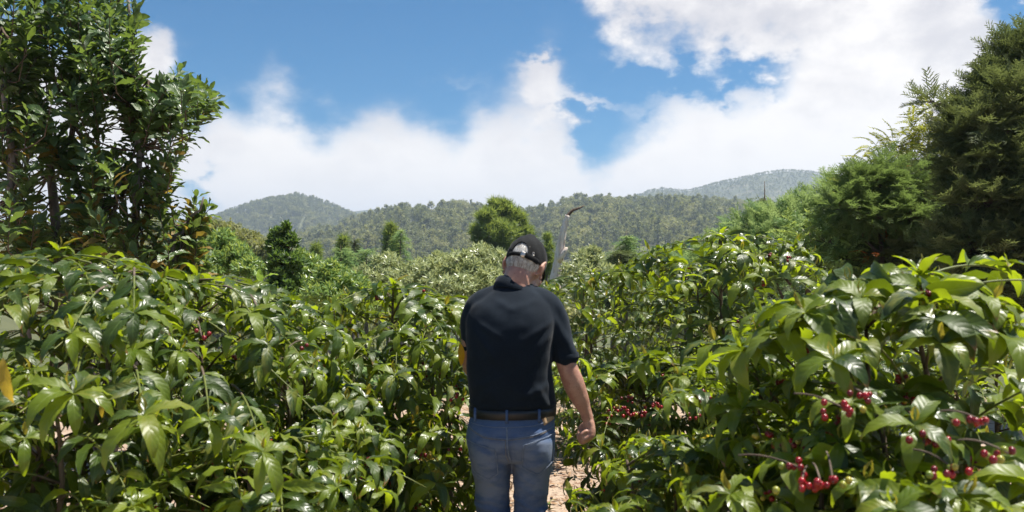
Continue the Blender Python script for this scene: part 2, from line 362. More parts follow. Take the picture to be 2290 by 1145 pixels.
# hills: crest outline given as seen, at a true distance
HILLS = {
 'slope':    (260, 110, [(-600, 470), (300, 482), (430, 494), (480, 500), (520, 511), (570, 528), (620, 550), (700, 585), (800, 620)], 8.5, 90),
 'ridge':    (760, 260, [(-400, 560), (480, 560), (600, 540), (700, 515), (780, 495), (850, 474), (900, 465), (960, 465), (1000, 459), (1050, 463), (1120, 470), (1190, 474), (1230, 462), (1270, 446), (1320, 440),
                         (1400, 449), (1500, 448), (1560, 446), (1640, 455), (1700, 460), (1760, 466), (1900, 478), (2100, 490), (2700, 520)], 12.5, 380),
 'hill':     (1350, 760, [(-500, 540), (200, 530), (400, 495), (480, 480), (520, 465), (580, 446), (630, 436), (665, 430), (700, 438), (740, 452), (780, 469), (820, 487), (900, 520), (1000, 550)], 11.5, 600),
 'mountain': (1750, 1050, [(900, 520), (1250, 470), (1350, 456), (1410, 441), (1450, 425), (1480, 419), (1530, 424), (1560, 420), (1600, 409), (1700, 386), (1750, 378), (1800, 380), (1870, 391), (1950, 398), (2100, 412), (2290, 440), (2900, 500)], 4.5, 800),
 'far_ridge': (2150, 1800, [(500, 500), (700, 482), (780, 474), (830, 468), (860, 466), (900, 471), (1000, 480), (1150, 480), (1290, 452), (1330, 438), (1400, 440), (1500, 460), (1700, 500)], 0.0, 700),
}
def hill_fn(key):
    Yc, Y0, prof, th, back = HILLS[key]
    pp = np.array(prof, float)
    zb = -17.0
    def z(px, Y):
        crest = EYE - (np.interp(px, pp[:, 0], pp[:, 1]) - 590) / FPX * Yc - th * .9
        edge = sstep(pp[0, 0], pp[0, 0] + 150, px) * sstep(pp[-1, 0], pp[-1, 0] - 150, px)
        t = np.clip((Y - Y0) / (Yc - Y0), 0, 1)
        up = np.where(Y <= Yc, .35 * t + .65 * t * t * (3 - 2 * t), 1 - .6 * sstep(Yc, Yc + back, Y) - .5 * sstep(Yc + back * .5, Yc + back, Y))
        lump = Yc * .006 * (np.sin(px * .021 + Y * 9 / Yc) * np.cos(Y * 14 / Yc + px * .009)) * np.sin(np.pi * np.clip(t, 0, 1)) 
        return zb - 3 + (crest - zb + 3) * up * edge + lump * edge
    return z
def hill_point(key, px, Y):
    return np.stack([(px - 1145) / FPX * Y, Y, hill_fn(key)(px, Y)], -1)
for key, nm, lab in (('slope', 'hill', 'low wooded slope dropping to the valley beside the macadamia tree'), ('ridge', 'hill', 'pine covered middle ridge across the valley'),
                     ('hill', 'hill', 'rounded hazy wooded hill left of the ridge'), ('mountain', 'mountain', 'long hazy blue mountain behind the middle ridge'), ('far_ridge', 'mountain', 'faintest grey ridge far behind the rounded hill')):
    Yc, Y0, prof, th, back = HILLS[key]
    px = np.linspace(prof[0][0], prof[-1][0], 150); yy = np.linspace(Y0, Yc + back, 60)
    PX, YY = np.meshgrid(px, yy)
    pts = hill_point(key, PX, YY)
    o = grid_mesh(nm, pts[..., 0], pts[..., 1], pts[..., 2], MT['hill_far'] if key in ('mountain', 'far_ridge') else MT['hill'])
    tag(o, lab, None, None, 'structure')

# ------------------------------------------------------------------ leaf and spray templates
def leaf_tp(segs=12, width=.2, droop=60, wave=.02, nw=4, fold=.25, pw=.85, phase=0, tip=1.0, twist=0, base=0.0):
    """a leaf of length 1 along +y, bending down by droop degrees in all; two quads across"""
    V, UV, F = [], [], []
    p = np.array([0., 0.]); 
    for i in range(segs + 1):
        t = i / segs
        if i: 
            a = R(droop) * ((i - .5) / segs) ** 1.2 - R(base)
            p = p + np.array([math.cos(a), -math.sin(a)]) / segs
        w = width * max(0.0, math.sin(math.pi * min(1, t ** pw)) ** .9) * (1 - .25 * t * tip) + .006 * (t < .05)
        if t > .97: w = .003
        a = R(droop) * t ** 1.2 - R(base)
        nz = np.array([math.sin(a), math.cos(a)])
        tw = R(twist) * t
        for s in (-1, 0, 1):
            lift = abs(s) * w * fold + wave * math.sin(2 * math.pi * nw * t + phase + (1.3 if s > 0 else 0)) * abs(s) * min(1, w / width * 1.3)
            x = s * w * math.cos(tw); zz = s * w * math.sin(tw) + lift
            q = p + nz * zz
            V.append((x, q[0], q[1])); UV.append((.5 + s * .5, t))
    for i in range(segs):
        for j in (0, 1):
            a0 = i * 3 + j; F += [(a0, a0 + 1, a0 + 4), (a0, a0 + 4, a0 + 3)]
    return TP(V, F, UV)
COFFEE = [leaf_tp(12, .142, d, w, nw, f, .88, ph, 1.0, tw, bs) for d, w, nw, f, ph, tw, bs in
          ((80, .016, 4, .30, 0, 6, 12), (110, .022, 4.5, .25, 1, -10, 22), (135, .020, 4, .22, 2, 12, 28), (60, .018, 3.5, .42, 3, -4, 8), (120, .026, 5, .15, 4, 18, 20), (95, .016, 4, .45, 5, -16, 16))]
COFFEE += [leaf_tp(12, .195, d, w, nw, f, .84, ph, .9, tw, bs) for d, w, nw, f, ph, tw, bs in ((75, .014, 3.5, .30, 0, 6, 10), (100, .020, 4, .25, 1, -10, 20), (125, .018, 3.5, .22, 2, 12, 26), (55, .016, 3, .42, 3, -4, 8), (110, .022, 4, .15, 4, 18, 18), (85, .014, 3.5, .45, 5, -16, 14))]
MACA = [leaf_tp(9, .17, d, w, 2.5, f, 1.25, ph, .1, tw) for d, w, f, ph, tw in ((25, .04, .3, 0, 8), (-15, .045, .4, 2, -15), (50, .035, .2, 4, 25))]
def jleaf(v): return v
def diamonds(dirs, L, w, ups=None, start=None):
    V, F = [], []
    for k, d in enumerate(dirs):
        d = nrm(d); up = nrm(ups[k]) if ups is not None else nrm(RNG.normal(size=3)); s = np.cross(d, up); s = nrm(s)
        l = L * RNG.uniform(.7, 1.15); o = np.zeros(3) if start is None else start[k]; n = np.cross(s, d)
        i = len(V); V += [o, o + d * l * .5 + s * w - n * .1 * l, o + d * l, o + d * l * .5 - s * w - n * .1 * l]; F += [(i, i + 1, i + 2), (i, i + 2, i + 3)]
    return TP(V, F)
def whorl_tp(n=8, L=1., w=.16, lift=.25):
    dirs, ups = [], []
    for k in range(n):
        a = 2 * math.pi * k / n + RNG.uniform(-.3, .3); e = RNG.uniform(lift - .5, lift + .4)
        dirs.append((math.cos(a), math.sin(a), e)); ups.append((RNG.normal(0, .3), RNG.normal(0, .3), 1))
    for k in range(2): dirs.append((RNG.normal(0, .3), RNG.normal(0, .3), 1)); ups.append((1, 0, 0))
    T = diamonds(dirs, L, w, ups); T.V = T.V[:, [0, 2, 1]] * [1, 1, -1]; return T      # axis along +y
def tuft_tp(n=34, L=1., w=.03, spreadk=.9):
    V, F = [], []
    for k in range(n):
        d = nrm(np.array([RNG.normal(0, spreadk), 1.0 * RNG.uniform(.2, 1.2), RNG.normal(0, spreadk)])); s = nrm(np.cross(d, RNG.normal(size=3)))
        o = np.array([0, RNG.uniform(-.35, .1), 0]); l = L * RNG.uniform(.7, 1.1); i = len(V)
        V += [o - s * w, o + s * w, o + d * l]; F.append((i, i + 1, i + 2))
    return TP(V, F)
def spray_tp(nt=9, L=1., w=.028, sub=3, flat=.25, droop=.15):
    """a flat feathery twig of a cypress along +y"""
    V, F = [], []
    def blade(o, d, l, w):
        s = nrm(np.cross(d, [RNG.normal(0, .3), RNG.normal(0, .3), 1])); i = len(V)
        V.extend([o - s * w * .6, o + s * w, o + d * l]); F.append((i, i + 1, i + 2))
    blade(np.zeros(3), np.array([0, 1., 0]), L, w)
    for k in range(nt):
        t = .1 + .85 * k / nt
        for sd in (-1, 1):
            d = nrm([sd * RNG.uniform(.7, 1.1), 1, RNG.normal(0, flat)]); l = L * .42 * (1 - t * .65) * RNG.uniform(.7, 1.2); o = np.array([0, t * L, -droop * t * t])
            blade(o, d, l, w * .9)
            for q in range(sub):
                oo = o + d * l * (.3 + .55 * q / sub); dd = nrm(d + np.array([-sd * RNG.uniform(.3, 1.1) * (1 if q % 2 else -1), RNG.uniform(-.2, .7), RNG.normal(0, flat)])); blade(oo, dd, l * .5, w * .8)
    return TP(V, F)
def clump_tp(n=16, s=.42):
    V, F = [], []
    for k in range(n):
        o = rdirs(1)[0] * RNG.uniform(.3, 1) * np.array([1, 1, .75]); u = rdirs(1)[0]; v = nrm(np.cross(u, o + RNG.normal(0, .4, 3))); i = len(V); a = s * RNG.uniform(.6, 1.2)
        V += [o - u * a, o + v * a * .6, o + u * a, o - v * a * .6]; F += [(i, i + 1, i + 2), (i, i + 2, i + 3)]
    return TP(V, F)
def pinnate_tp(n=8, L=1., lw=.05, ll=.26):
    dirs, ups, st = [], [], []
    for k in range(n):
        t = .15 + .8 * k / (n - 1)
        for sd in (-1, 1):
            dirs.append((sd, .45, -.25)); ups.append((RNG.normal(0, .2), RNG.normal(0, .2), 1)); st.append(np.array([0, t * L, .15 * math.sin(t * 2.5) - .25 * t * t]))
    dirs.append((0, 1, -.5)); ups.append((0, 0, 1)); st.append(np.array([0, L, -.16]))
    T = diamonds(dirs, ll, lw, ups, st)
    rv, rf = tube([(0, t * L, .15 * math.sin(t * 2.5) - .25 * t * t) for t in np.linspace(0, 1, 5)], [.014, .012, .01, .008, .005], 3, False)
    return TP(np.vstack([T.V, rv]), np.vstack([T.F, rf + len(T.V)]))
WHORL = [whorl_tp() for _ in range(4)]; TUFT = [tuft_tp(30, 1., .05, .75) for _ in range(3)]; SPRAY = [spray_tp() for _ in range(4)]; FINE = [spray_tp(7, 1., .045, 1, .3, .3) for _ in range(3)]
CLUMP = [clump_tp() for _ in range(4)]; PINN = [pinnate_tp() for _ in range(2)]
SHOOT = [whorl_tp(6, 1., .2, .9) for _ in range(3)]

# ------------------------------------------------------------------ forest of the far hills
def forest_tree(kind, seed):
    rng = np.random.default_rng(seed); ps, sc = [], []
    if kind == 'pine':        # height 1
        for k in range(46):
            h = rng.uniform(.34, 1.0); r = .27 * (1 - ((h - .45) / .6) ** 2 if h > .45 else .75) * rng.uniform(.3, 1.05); a = rng.uniform(0, 6.28)
            ps.append((math.cos(a) * r, math.sin(a) * r, h)); sc.append(rng.uniform(.06, .105))
        tr = tube([(0, 0, -.1), (.01, 0, .5), (0, .01, .92)], [.022, .016, .004], 5)
    elif kind == 'cone':
        for k in range(46):
            h = rng.uniform(.15, 1.0); r = .20 * (1.04 - h) ** .8 * rng.uniform(.3, 1.1); a = rng.uniform(0, 6.28)
            ps.append((math.cos(a) * r, math.sin(a) * r, h)); sc.append(rng.uniform(.05, .085))
        tr = tube([(0, 0, -.1), (.005, 0, .5), (0, 0, .98)], [.02, .014, .003], 5)
    else:
        lob = [(rng.normal(0, .17), rng.normal(0, .17), rng.uniform(.45, .78), rng.uniform(.16, .24)) for _ in range(6)]
        for k in range(56):
            x, y, z, r = lob[k % 6]; d = rdirs(1, rng)[0]; d[2] = abs(d[2]) * 1.1 - .3
            ps.append((x + d[0] * r, y + d[1] * r, z + d[2] * r * .85)); sc.append(rng.uniform(.07, .11))
        tr = tube([(0, 0, -.1), (.02, 0, .3), (0, .02, .6)], [.03, .022, .01], 5)
    ps = np.array(ps); n = len(ps)
    M = frames(ps, rdirs(n, rng), rdirs(n, rng), np.array(sc))
    V, F, U, I = spread(CLUMP, M, rng.integers(0, 4, n))
    return (V, F), tr
FOREST = []
for i, (kind, mk) in enumerate((('pine', 'forest_a'), ('pine', 'forest_b'), ('round', 'forest_b'), ('round', 'forest_c'), ('cone', 'forest_a'), ('round', 'forest_a'), ('pine', 'forest_a'))):
    (cv, cf), (tv, tf) = forest_tree(kind, 40 + i)
    FOREST.append((kind, mk, mesh("forest_crown", cv, cf, smooth=False), mesh("forest_trunk", tv, tf), (cv, cf, tv, tf)))
    FOREST[-1][2].materials.append(MT[mk]); FOREST[-1][3].materials.append(MT['bark_grey'])

def forest_sites():
    out = []
    rng = np.random.default_rng(5)
    def fill(key, n, px0, px1, t0, t1, h0, h1, wk):
        Yc, Y0 = HILLS[key][:2]
        px = rng.uniform(px0, px1, n); t = rng.uniform(t0, t1, n); Y = Y0 + (Yc - Y0) * t
        p = hill_point(key, px, Y)
        for k in range(n): out.append((key, p[k], rng.uniform(h0, h1), rng.choice(len(FOREST), p=wk), rng.uniform(0, 6.28)))
    fill('ridge', 2700, 420, 2290, .40, 1.06, 7.5, 16, [.22, .16, .14, .1, .08, .12, .18])
    fill('ridge', 620, 420, 2290, .08, .42, 8, 13, [.14, .16, .22, .16, .08, .12, .12])
    fill('slope', 220, 150, 760, .3, 1.05, 7, 10, [.02, .03, .42, .18, .02, .3, .03])
    fill('hill', 3200, 330, 930, .3, 1.05, 8, 12, [.2, .1, .12, .05, .23, .1, .2])
    fill('mountain', 7000, 1180, 2290, .40, 1.0, 3.4, 6.2, [.12, .14, .24, .14, .02, .22, .12])
    for k in range(260):      # the valley floor nearer by
        Y = rng.uniform(65, 250) ; px = rng.uniform(330, 2000); x = (px - 1145) / FPX * Y
        out.append(('valley', np.array([x, Y, ground_z(x, Y)]), rng.uniform(5, 8.5), rng.choice(len(FOREST), p=[.08, .14, .28, .16, .14, .12, .08]), rng.uniform(0, 6.28)))
    return out
SITES = forest_sites()
# the three hundred that show largest are things, the rest one mass
def shown(s):
    key, p, h, v, a = s
    top = 590 - (p[2] + h - EYE) / p[1] * FPX; px = 1145 + p[0] / p[1] * FPX
    hid = (px < 470) or (px > 1900) or top > 630 or (1040 < px < 1260 and top > 520)
    return (0 if hid else 1) * h / p[1]
SITES.sort(key=shown, reverse=True)
LABEL = {
 ('slope', 'pine'): "narrow dark pine standing among the round trees of the low slope", ('slope', 'round'): "round green broadleaf tree on the low slope next to the macadamia tree", ('slope', 'cone'): "pointed dark conifer on the low slope next to the macadamia tree",
 ('ridge', 'pine'): "dark straight pine in the forest on the middle ridge", ('ridge', 'round'): "rounded olive green broadleaf in the forest on the middle ridge", ('ridge', 'cone'): "narrow pointed conifer in the forest on the middle ridge",
 ('valley', 'pine'): "pine with a high crown down on the valley floor behind the shrubs", ('valley', 'round'): "round bushy tree down on the valley floor behind the shrubs", ('valley', 'cone'): "small pointed conifer down on the valley floor behind the shrubs",
 ('hill', 'pine'): "hazy pine on the rounded hill", ('hill', 'round'): "hazy round tree on the rounded hill", ('hill', 'cone'): "hazy pointed conifer on the rounded hill"}
GROUPW = {'slope': 'on the low slope', 'ridge': 'on the middle ridge', 'valley': 'on the valley floor', 'hill': 'on the rounded hill', 'mountain': 'on the mountain'}
KW = {'pine': 'pines', 'round': 'round broadleaf trees', 'cone': 'pointed conifers'}
NAMEK = {'pine': 'pine_tree', 'round': 'broadleaf_tree', 'cone': 'conifer_tree'}
def where(key, p):
    px = 1145 + p[0] / p[1] * FPX
    if key == 'ridge':
        t = (p[1] - HILLS['ridge'][1]) / (HILLS['ridge'][0] - HILLS['ridge'][1])
        hgt = 'on the crest line' if t > .93 else ('half way up the slope' if t > .5 else 'low on the slope')
        return hgt + (', below the rounded hill' if px < 830 else ', left of the near pine' if px < 1050 else ', behind the dead trunk' if px < 1340 else ', over the dark coffee bush' if px < 1560 else ', under the long mountain')
    return ''
for key, p, h, v, a in SITES[:300]:
    kind, mk, cm, tm, _ = FOREST[v]
    e = empty(NAMEK[kind], p); e.rotation_euler = (0, 0, a); e.scale = (h, h, h)
    w_ = where(key, p)
    lab = ({'pine': 'dark straight pine', 'round': 'rounded olive broadleaf', 'cone': 'narrow pointed conifer'}[kind] + ' on the ridge ' + w_) if w_ else LABEL[(key, kind)]
    tag(e, lab, 'tree', KW[kind] + ' ' + (('on the ridge ' + w_) if w_ else GROUPW[key]))
    for nm, me in (('trunk', tm), ('crown', cm)):
        c = bpy.data.objects.new(nm, me); COL.objects.link(c); c.parent = e
def forest_mass(name, label, sites):
    """one object: points that carry the far trees"""
    pts = np.array([s[1] for s in sites])
    me = bpy.data.meshes.new(name); me.from_pydata([tuple(p) for p in pts], [], [])
    for an, ty, vals in (('h', 'FLOAT', [s[2] for s in sites]), ('v', 'INT', [int(s[3]) for s in sites]), ('a', 'FLOAT', [s[4] for s in sites])):
        at = me.attributes.new(an, ty, 'POINT'); at.data.foreach_set('value', vals)
    o = link(name, me)
    ng = bpy.data.node_groups.new(name, 'GeometryNodeTree')
    ng.interface.new_socket('Geometry', in_out='INPUT', socket_type='NodeSocketGeometry'); ng.interface.new_socket('Geometry', in_out='OUTPUT', socket_type='NodeSocketGeometry')
    gi = ng.nodes.new('NodeGroupInput'); go = ng.nodes.new('NodeGroupOutput')
    ci = ng.nodes.new('GeometryNodeCollectionInfo'); ci.inputs['Collection'].default_value = FCOL; ci.inputs['Separate Children'].default_value = True; ci.inputs['Reset Children'].default_value = True
    ip = ng.nodes.new('GeometryNodeInstanceOnPoints'); ip.inputs['Pick Instance'].default_value = True
    def attr(n, t):
        q = ng.nodes.new('GeometryNodeInputNamedAttribute'); q.data_type = t; q.inputs['Name'].default_value = n; return q.outputs['Attribute']
    cx = ng.nodes.new('ShaderNodeCombineXYZ'); ng.links.new(attr('a', 'FLOAT'), cx.inputs[2])
    ng.links.new(gi.outputs[0], ip.inputs['Points']); ng.links.new(ci.outputs[0], ip.inputs['Instance']); ng.links.new(attr('v', 'INT'), ip.inputs['Instance Index'])
    ng.links.new(cx.outputs[0], ip.inputs['Rotation']); ng.links.new(attr('h', 'FLOAT'), ip.inputs['Scale'])
    ng.links.new(ip.outputs[0], go.inputs[0])
    md = o.modifiers.new('trees', 'NODES'); md.node_group = ng
    tag(o, label, None, None, 'stuff'); return o
FCOL = bpy.data.collections.new("forest_kinds")
for i, (kind, mk, cm, tm, (cv, cf, tv, tf)) in enumerate(FOREST):
    V, F = cat([(cv, cf), (tv, tf)]); me = mesh("forest_kind", V, F, MI=np.r_[np.zeros(len(cf)), np.ones(len(tf))], smooth=False)
    me.materials.append(MT[mk]); me.materials.append(MT['bark_grey'])
    q = bpy.data.objects.new("kind_%d" % i, me); FCOL.objects.link(q)
rest = SITES[300:]
for key, nm, lab in (('hill', 'far_forest', 'hazy forest covering the rounded hill'), ('mountain', 'far_forest', 'forest covering the blue mountain'), ('ridge', 'far_forest', 'rest of the forest on the middle ridge'), ('valley', 'far_forest', 'woods of the valley floor behind the shrubs')):
    ss = [s for s in rest if s[0] == key or (key == 'valley' and s[0] == 'slope')]
    if ss: forest_mass(nm, lab, ss)
# ------------------------------------------------------------------ trees and shrubs of the middle distance
def in_blobs(blobs, rng, surf=.45):
    """points in ellipsoids given as (px, py, Y, rx_px, rz_px, depth_m, n); returns points, outward directions"""
    ps, ds, bi = [], [], []
    for k, (px, py, Y, rx, rz, ry, n) in enumerate(blobs):
        c = P(px, py, Y); s = np.array([rx / FPX * Y, ry, rz / FPX * Y])
        d = rdirs(n, rng); r = rng.uniform(0, 1, n) ** surf
        ps.append(c + d * s * r[:, None]); ds.append(d); bi += [k] * n
    return np.concatenate(ps), np.concatenate(ds), np.array(bi)
def woody(name, label, cat_, base_px, Y, blobs, tps, mat, size, seed, up=.5, out=.8, trunk_r=.06, bark='bark', trunk_top=None, branches=True, stuff_name='foliage', group=None, rnd=.5, twig_every=0, lean=(0, 0)):
    """a tree or shrub: trunk, one branch to each lobe of the crown, foliage spread through the lobes"""
    rng = np.random.default_rng(seed)
    bx = (base_px - 1145) / FPX * Y; base = np.array([bx, Y, float(ground_z(bx, Y)) - .05])
    e = empty(name, base); tag(e, label, cat_, group)
    ps, ds, bi = in_blobs(blobs, rng)
    tops = np.array([P(b[0], b[1], b[2]) for b in blobs])
    tip = P(*trunk_top) if trunk_top is not None else tops[np.argmax(tops[:, 2])]
    tp = jit(bez(base, (base * .5 + tip * .5) + np.array([lean[0], lean[1], 0]), tip, 10), trunk_r * .5, rng)
    V, F = tube(tp, np.linspace(trunk_r, trunk_r * .25, 10), 8); link('trunk', mesh('trunk', V, F), e, MT[bark])
    if branches:
        for k, c in enumerate(tops):
            zz = np.clip(c[2] - np.linalg.norm(c[:2] - tip[:2]) * .9 - .2, base[2] + .1, tip[2] - .02); i = np.argmin(abs(tp[:, 2] - zz)); s = tp[i]
            if np.linalg.norm(c - s) < .12: continue
            b = jit(bez(s, (s + c) / 2 + np.array([0, 0, -.12 * np.linalg.norm(c - s)]), c, 7), .02, rng)
            V, F = tube(b, np.linspace(trunk_r * .45, trunk_r * .12, 7), 5); link('branch', mesh('branch', V, F), e, MT[bark])
    n = len(ps)
    if twig_every:
        tw = []
        for k in range(0, n, twig_every):
            c = tops[bi[k]]; tw.append(tube(bez(c + (ps[k] - c) * .15, (c + ps[k]) / 2 + [0, 0, -.03], ps[k], 4), [trunk_r * .12, trunk_r * .09, trunk_r * .06, trunk_r * .03], 3, False))
        V, F = cat(tw); tag(link('twigs', mesh('twigs', V, F), e, MT[bark]), None, None, None, 'stuff')
    d = ds * out + np.array([0, 0, up]) + rng.normal(0, rnd, (n, 3))
    nn = np.array([0, 0, 1.0]) + ds * .5 + rng.normal(0, .25, (n, 3))
    M = frames(ps, d, nn, size * rng.uniform(.65, 1.3, n))
    V, F, U, I = spread(tps, M, rng.integers(0, len(tps), n))
    o = link(stuff_name, mesh(stuff_name, V, F, U, smooth=False), e, mat if isinstance(mat, list) else MT[mat])
    tag(o, None, None, None, 'stuff')
    return e
def conifer(name, label, px, top_py, Y, half_px, mat, seed, tps=FINE, n_wh=26, size=.5, bark='bark', bare=.12, low_py=None, dens=5, shape=.8, group=None, droop=.1):
    rng = np.random.default_rng(seed)
    top = P(px, top_py, Y); bx = top[0]; base = np.array([bx, Y, float(ground_z(bx, Y)) - .05])
    H = top[2] - base[2]; lowz = P(px, low_py, Y)[2] - base[2] if low_py else .15 * H; Rm = half_px / FPX * Y
    e = empty(name, base); tag(e, label, 'tree', group)
    tpts = np.array([base + [0, 0, H * t] for t in np.linspace(0, 1, 9)]); tpts[1:, :2] += np.cumsum(rng.normal(0, .006 * H, (8, 2)), 0) * .5
    V, F = tube(tpts, np.linspace(.022 * H + .02, .006, 9), 7); link('trunk', mesh('trunk', V, F), e, MT[bark])
    ps, ds, tw = [], [], []
    for w in range(n_wh):
        t = w / (n_wh - 1); z = lowz + (H * (1 - bare * .3) - lowz) * t
        c = np.array([np.interp(z, tpts[:, 2] - base[2], tpts[:, 0]), np.interp(z, tpts[:, 2] - base[2], tpts[:, 1]), base[2] + z])
        for k in range(dens):
            a = rng.uniform(0, 6.28); l = Rm * ((1 - t) ** shape + .05) * rng.uniform(.45, 1.15) * (.45 if t > 1 - bare else 1)
            up = rng.uniform(.05, .5); en = c + np.array([math.cos(a) * l, math.sin(a) * l, l * (up - droop * 2)])
            b = bez(c, (c + en) / 2 + [0, 0, l * .12], en, 5); tw.append(tube(b, np.linspace(.004 * H * .3 + .006, .003, 5), 3, False))
            m = max(2, int(l / (size * .28)) + 1)
            for q in range(m):
                s = (q + 1) / m; i = min(4, s * 4); p = b[int(i)] * (1 - i % 1) + b[min(4, int(i) + 1)] * (i % 1)
                ps.append(p + rng.normal(0, .03, 3)); sd = rng.choice([-1, 1]); ds.append(nrm(en - c) * .8 + np.array([-math.sin(a), math.cos(a), 0]) * sd * rng.uniform(0, .8) + [0, 0, rng.normal(.05 - droop, .15)])
    V, F = cat(tw); tag(link('branches', mesh('branches', V, F), e, MT[bark]), None, None, None, 'stuff')
    ps, ds = np.array(ps), np.array(ds); n = len(ps)
    M = frames(ps, ds, np.array([0, 0, 1.]) + rng.normal(0, .3, (n, 3)), size * rng.uniform(.6, 1.15, n))
    V, F, U, I = spread(tps, M, rng.integers(0, len(tps), n))
    tag(link('foliage', mesh('foliage', V, F, U, smooth=False), e, MT[mat]), None, None, None, 'stuff')
    return e

# the pine behind the man
woody('pine_tree', "big bright green pine with rounded crown rising behind the man's cap", 'tree', 1120, 55,
      [(1118, 470, 55, 28, 22, .7, 66), (1085, 485, 54, 26, 20, .6, 60), (1150, 490, 55, 28, 22, .7, 66), (1072, 520, 55, 22, 24, .6, 54), (1120, 515, 53.6, 42, 28, .9, 120), (1172, 520, 55, 20, 28, .6, 54),
       (1090, 552, 54.5, 36, 22, .8, 72), (1145, 556, 54.5, 38, 24, .8, 72), (1070, 575, 55, 20, 14, .5, 30), (1103, 455, 55, 9, 10, .3, 14), (1127, 452, 55, 9, 10, .3, 14), (1090, 468, 55, 9, 9, .3, 12), (1140, 466, 55, 9, 9, .3, 12)],
      TUFT, 'pine', .52, 11, up=1.0, out=.45, trunk_r=.22, rnd=.25, bark='bark')
woody('pine_tree', "smaller yellowish pine sapling between the pine and the dead trunk", 'tree', 1222, 40,
      [(1222, 560, 40, 16, 30, .35, 70), (1215, 600, 40, 22, 30, .4, 80), (1232, 590, 40, 18, 24, .4, 60), (1224, 532, 40, 7, 12, .2, 20)], TUFT, 'pine', .26, 12, up=.9, out=.6, trunk_r=.1, rnd=.25)

# the dead trunk
def dead_trunk():
    Y = 24.0
    bx = (1243 - 1145) / FPX * Y; base = np.array([bx, Y, float(ground_z(bx, Y)) - .1])
    e = empty('dead_trunk', base); tag(e, "pale barkless dead tree trunk with a dark bent tip", 'dead tree')
    pts = np.array([base] + [P(x, y, Y) for x, y in ((1241, 640), (1246, 600), (1251, 570), (1254, 545), (1259, 520), (1264, 500), (1270, 482))])
    rad = np.array([12, 11.5, 11, 10.2, 8.6, 7.6, 6.6, 4.8]) / FPX * Y
    t = np.linspace(0, len(pts) - 1, 60); pp = np.stack([np.interp(t, np.arange(len(pts)), pts[:, k]) for k in range(3)], 1); rr = np.interp(t, np.arange(len(pts)), rad)
    V, F = tube(pp, rr, 18)
    c = np.repeat(pp, 18, 0); n = len(c); d = V[:n] - c
    for i in range(n):
        v = Vector(V[i]); k = mnoise.noise(Vector((v.x * 9, v.y * 9, v.z * 1.6))) * .24 + mnoise.noise(Vector((v.x * 26, v.y * 26, v.z * 4))) * .32
        V[i] = c[i] + d[i] * (1 + k)
    link('trunk', mesh('trunk', V, F), e, MT['dead'])
    b = np.array([P(1250, 584, Y - .05), P(1257, 572, Y - .12), P(1263, 562, Y - .16), P(1268, 553, Y - .18)]); V, F = tube(b, np.array([8, 6.5, 5, 2]) / FPX * Y, 9); link('stub', mesh('stub', V, F), e, MT['dead'])
    b = np.array([P(1268, 486, Y), P(1273, 478, Y), P(1283, 471, Y), P(1296, 465, Y), P(1307, 459, Y)]); V, F = tube(jit(b, .012), np.array([4.8, 4.0, 3.2, 2.0, .5]) / FPX * Y, 9); link('bent_tip', mesh('bent_tip', V, F), e, MT['charred'])
dead_trunk()

# pale silvery shrubs around the man's head
woody('silvery_shrub', "wide pale silvery green shrub behind the man's left shoulder", 'shrub', 1000, 17,
      [(1090, 590, 17, 55, 34, .7, 230), (1030, 600, 16.6, 55, 40, .7, 260), (960, 610, 16.6, 60, 36, .7, 260), (1010, 650, 16, 80, 40, .7, 330), (1090, 640, 16.2, 60, 40, .6, 230), (920, 650, 16.2, 50, 36, .6, 200), (1075, 562, 17, 26, 14, .4, 60), (980, 580, 17, 24, 14, .4, 60)],
      WHORL, 'silver', .115, 21, up=.75, out=.6, trunk_r=.07, bark='bark_grey', twig_every=3)
woody('silvery_shrub', "pale silvery shrub with reaching branches left of the wide one", 'shrub', 870, 19,
      [(862, 590, 19, 34, 24, .5, 130), (830, 620, 18.6, 46, 28, .6, 170), (890, 630, 18.4, 40, 30, .5, 150), (850, 660, 18.2, 60, 30, .6, 180)], WHORL, 'silver', .12, 22, up=.75, out=.6, trunk_r=.06, bark='bark_grey', twig_every=3)
woody('silvery_shrub', "pale shrub right of the dead trunk, over the dark coffee bush", 'shrub', 1310, 17.5,
      [(1315, 580, 17.5, 34, 20, .5, 130), (1290, 610, 17.2, 36, 28, .5, 130), (1345, 612, 17.2, 36, 24, .5, 120), (1320, 640, 17, 60, 30, .5, 150), (1325, 562, 17.5, 14, 8, .3, 30)], WHORL, 'silver', .115, 23, up=.75, out=.6, trunk_r=.06, bark='bark_grey', twig_every=3)
# the dark column
woody('columnar_tree', "narrow dark glossy column shaped tree standing left of the valley shrubs", 'tree', 632, 13,
      [(628, 550, 13, 22, 30, .25, 120), (618, 528, 13, 13, 18, .2, 50), (641, 512, 13, 6, 18, .1, 28), (655, 540, 13, 8, 18, .12, 30), (606, 560, 13, 9, 22, .15, 36), (630, 595, 12.9, 30, 36, .3, 170), (662, 590, 12.9, 16, 22, .2, 50), (640, 640, 12.9, 38, 38, .35, 200), (605, 650, 12.8, 20, 24, .3, 70), (645, 685, 12.8, 52, 30, .4, 170)],
      SHOOT, 'column', .088, 24, up=1.0, out=.5, trunk_r=.05, rnd=.3)
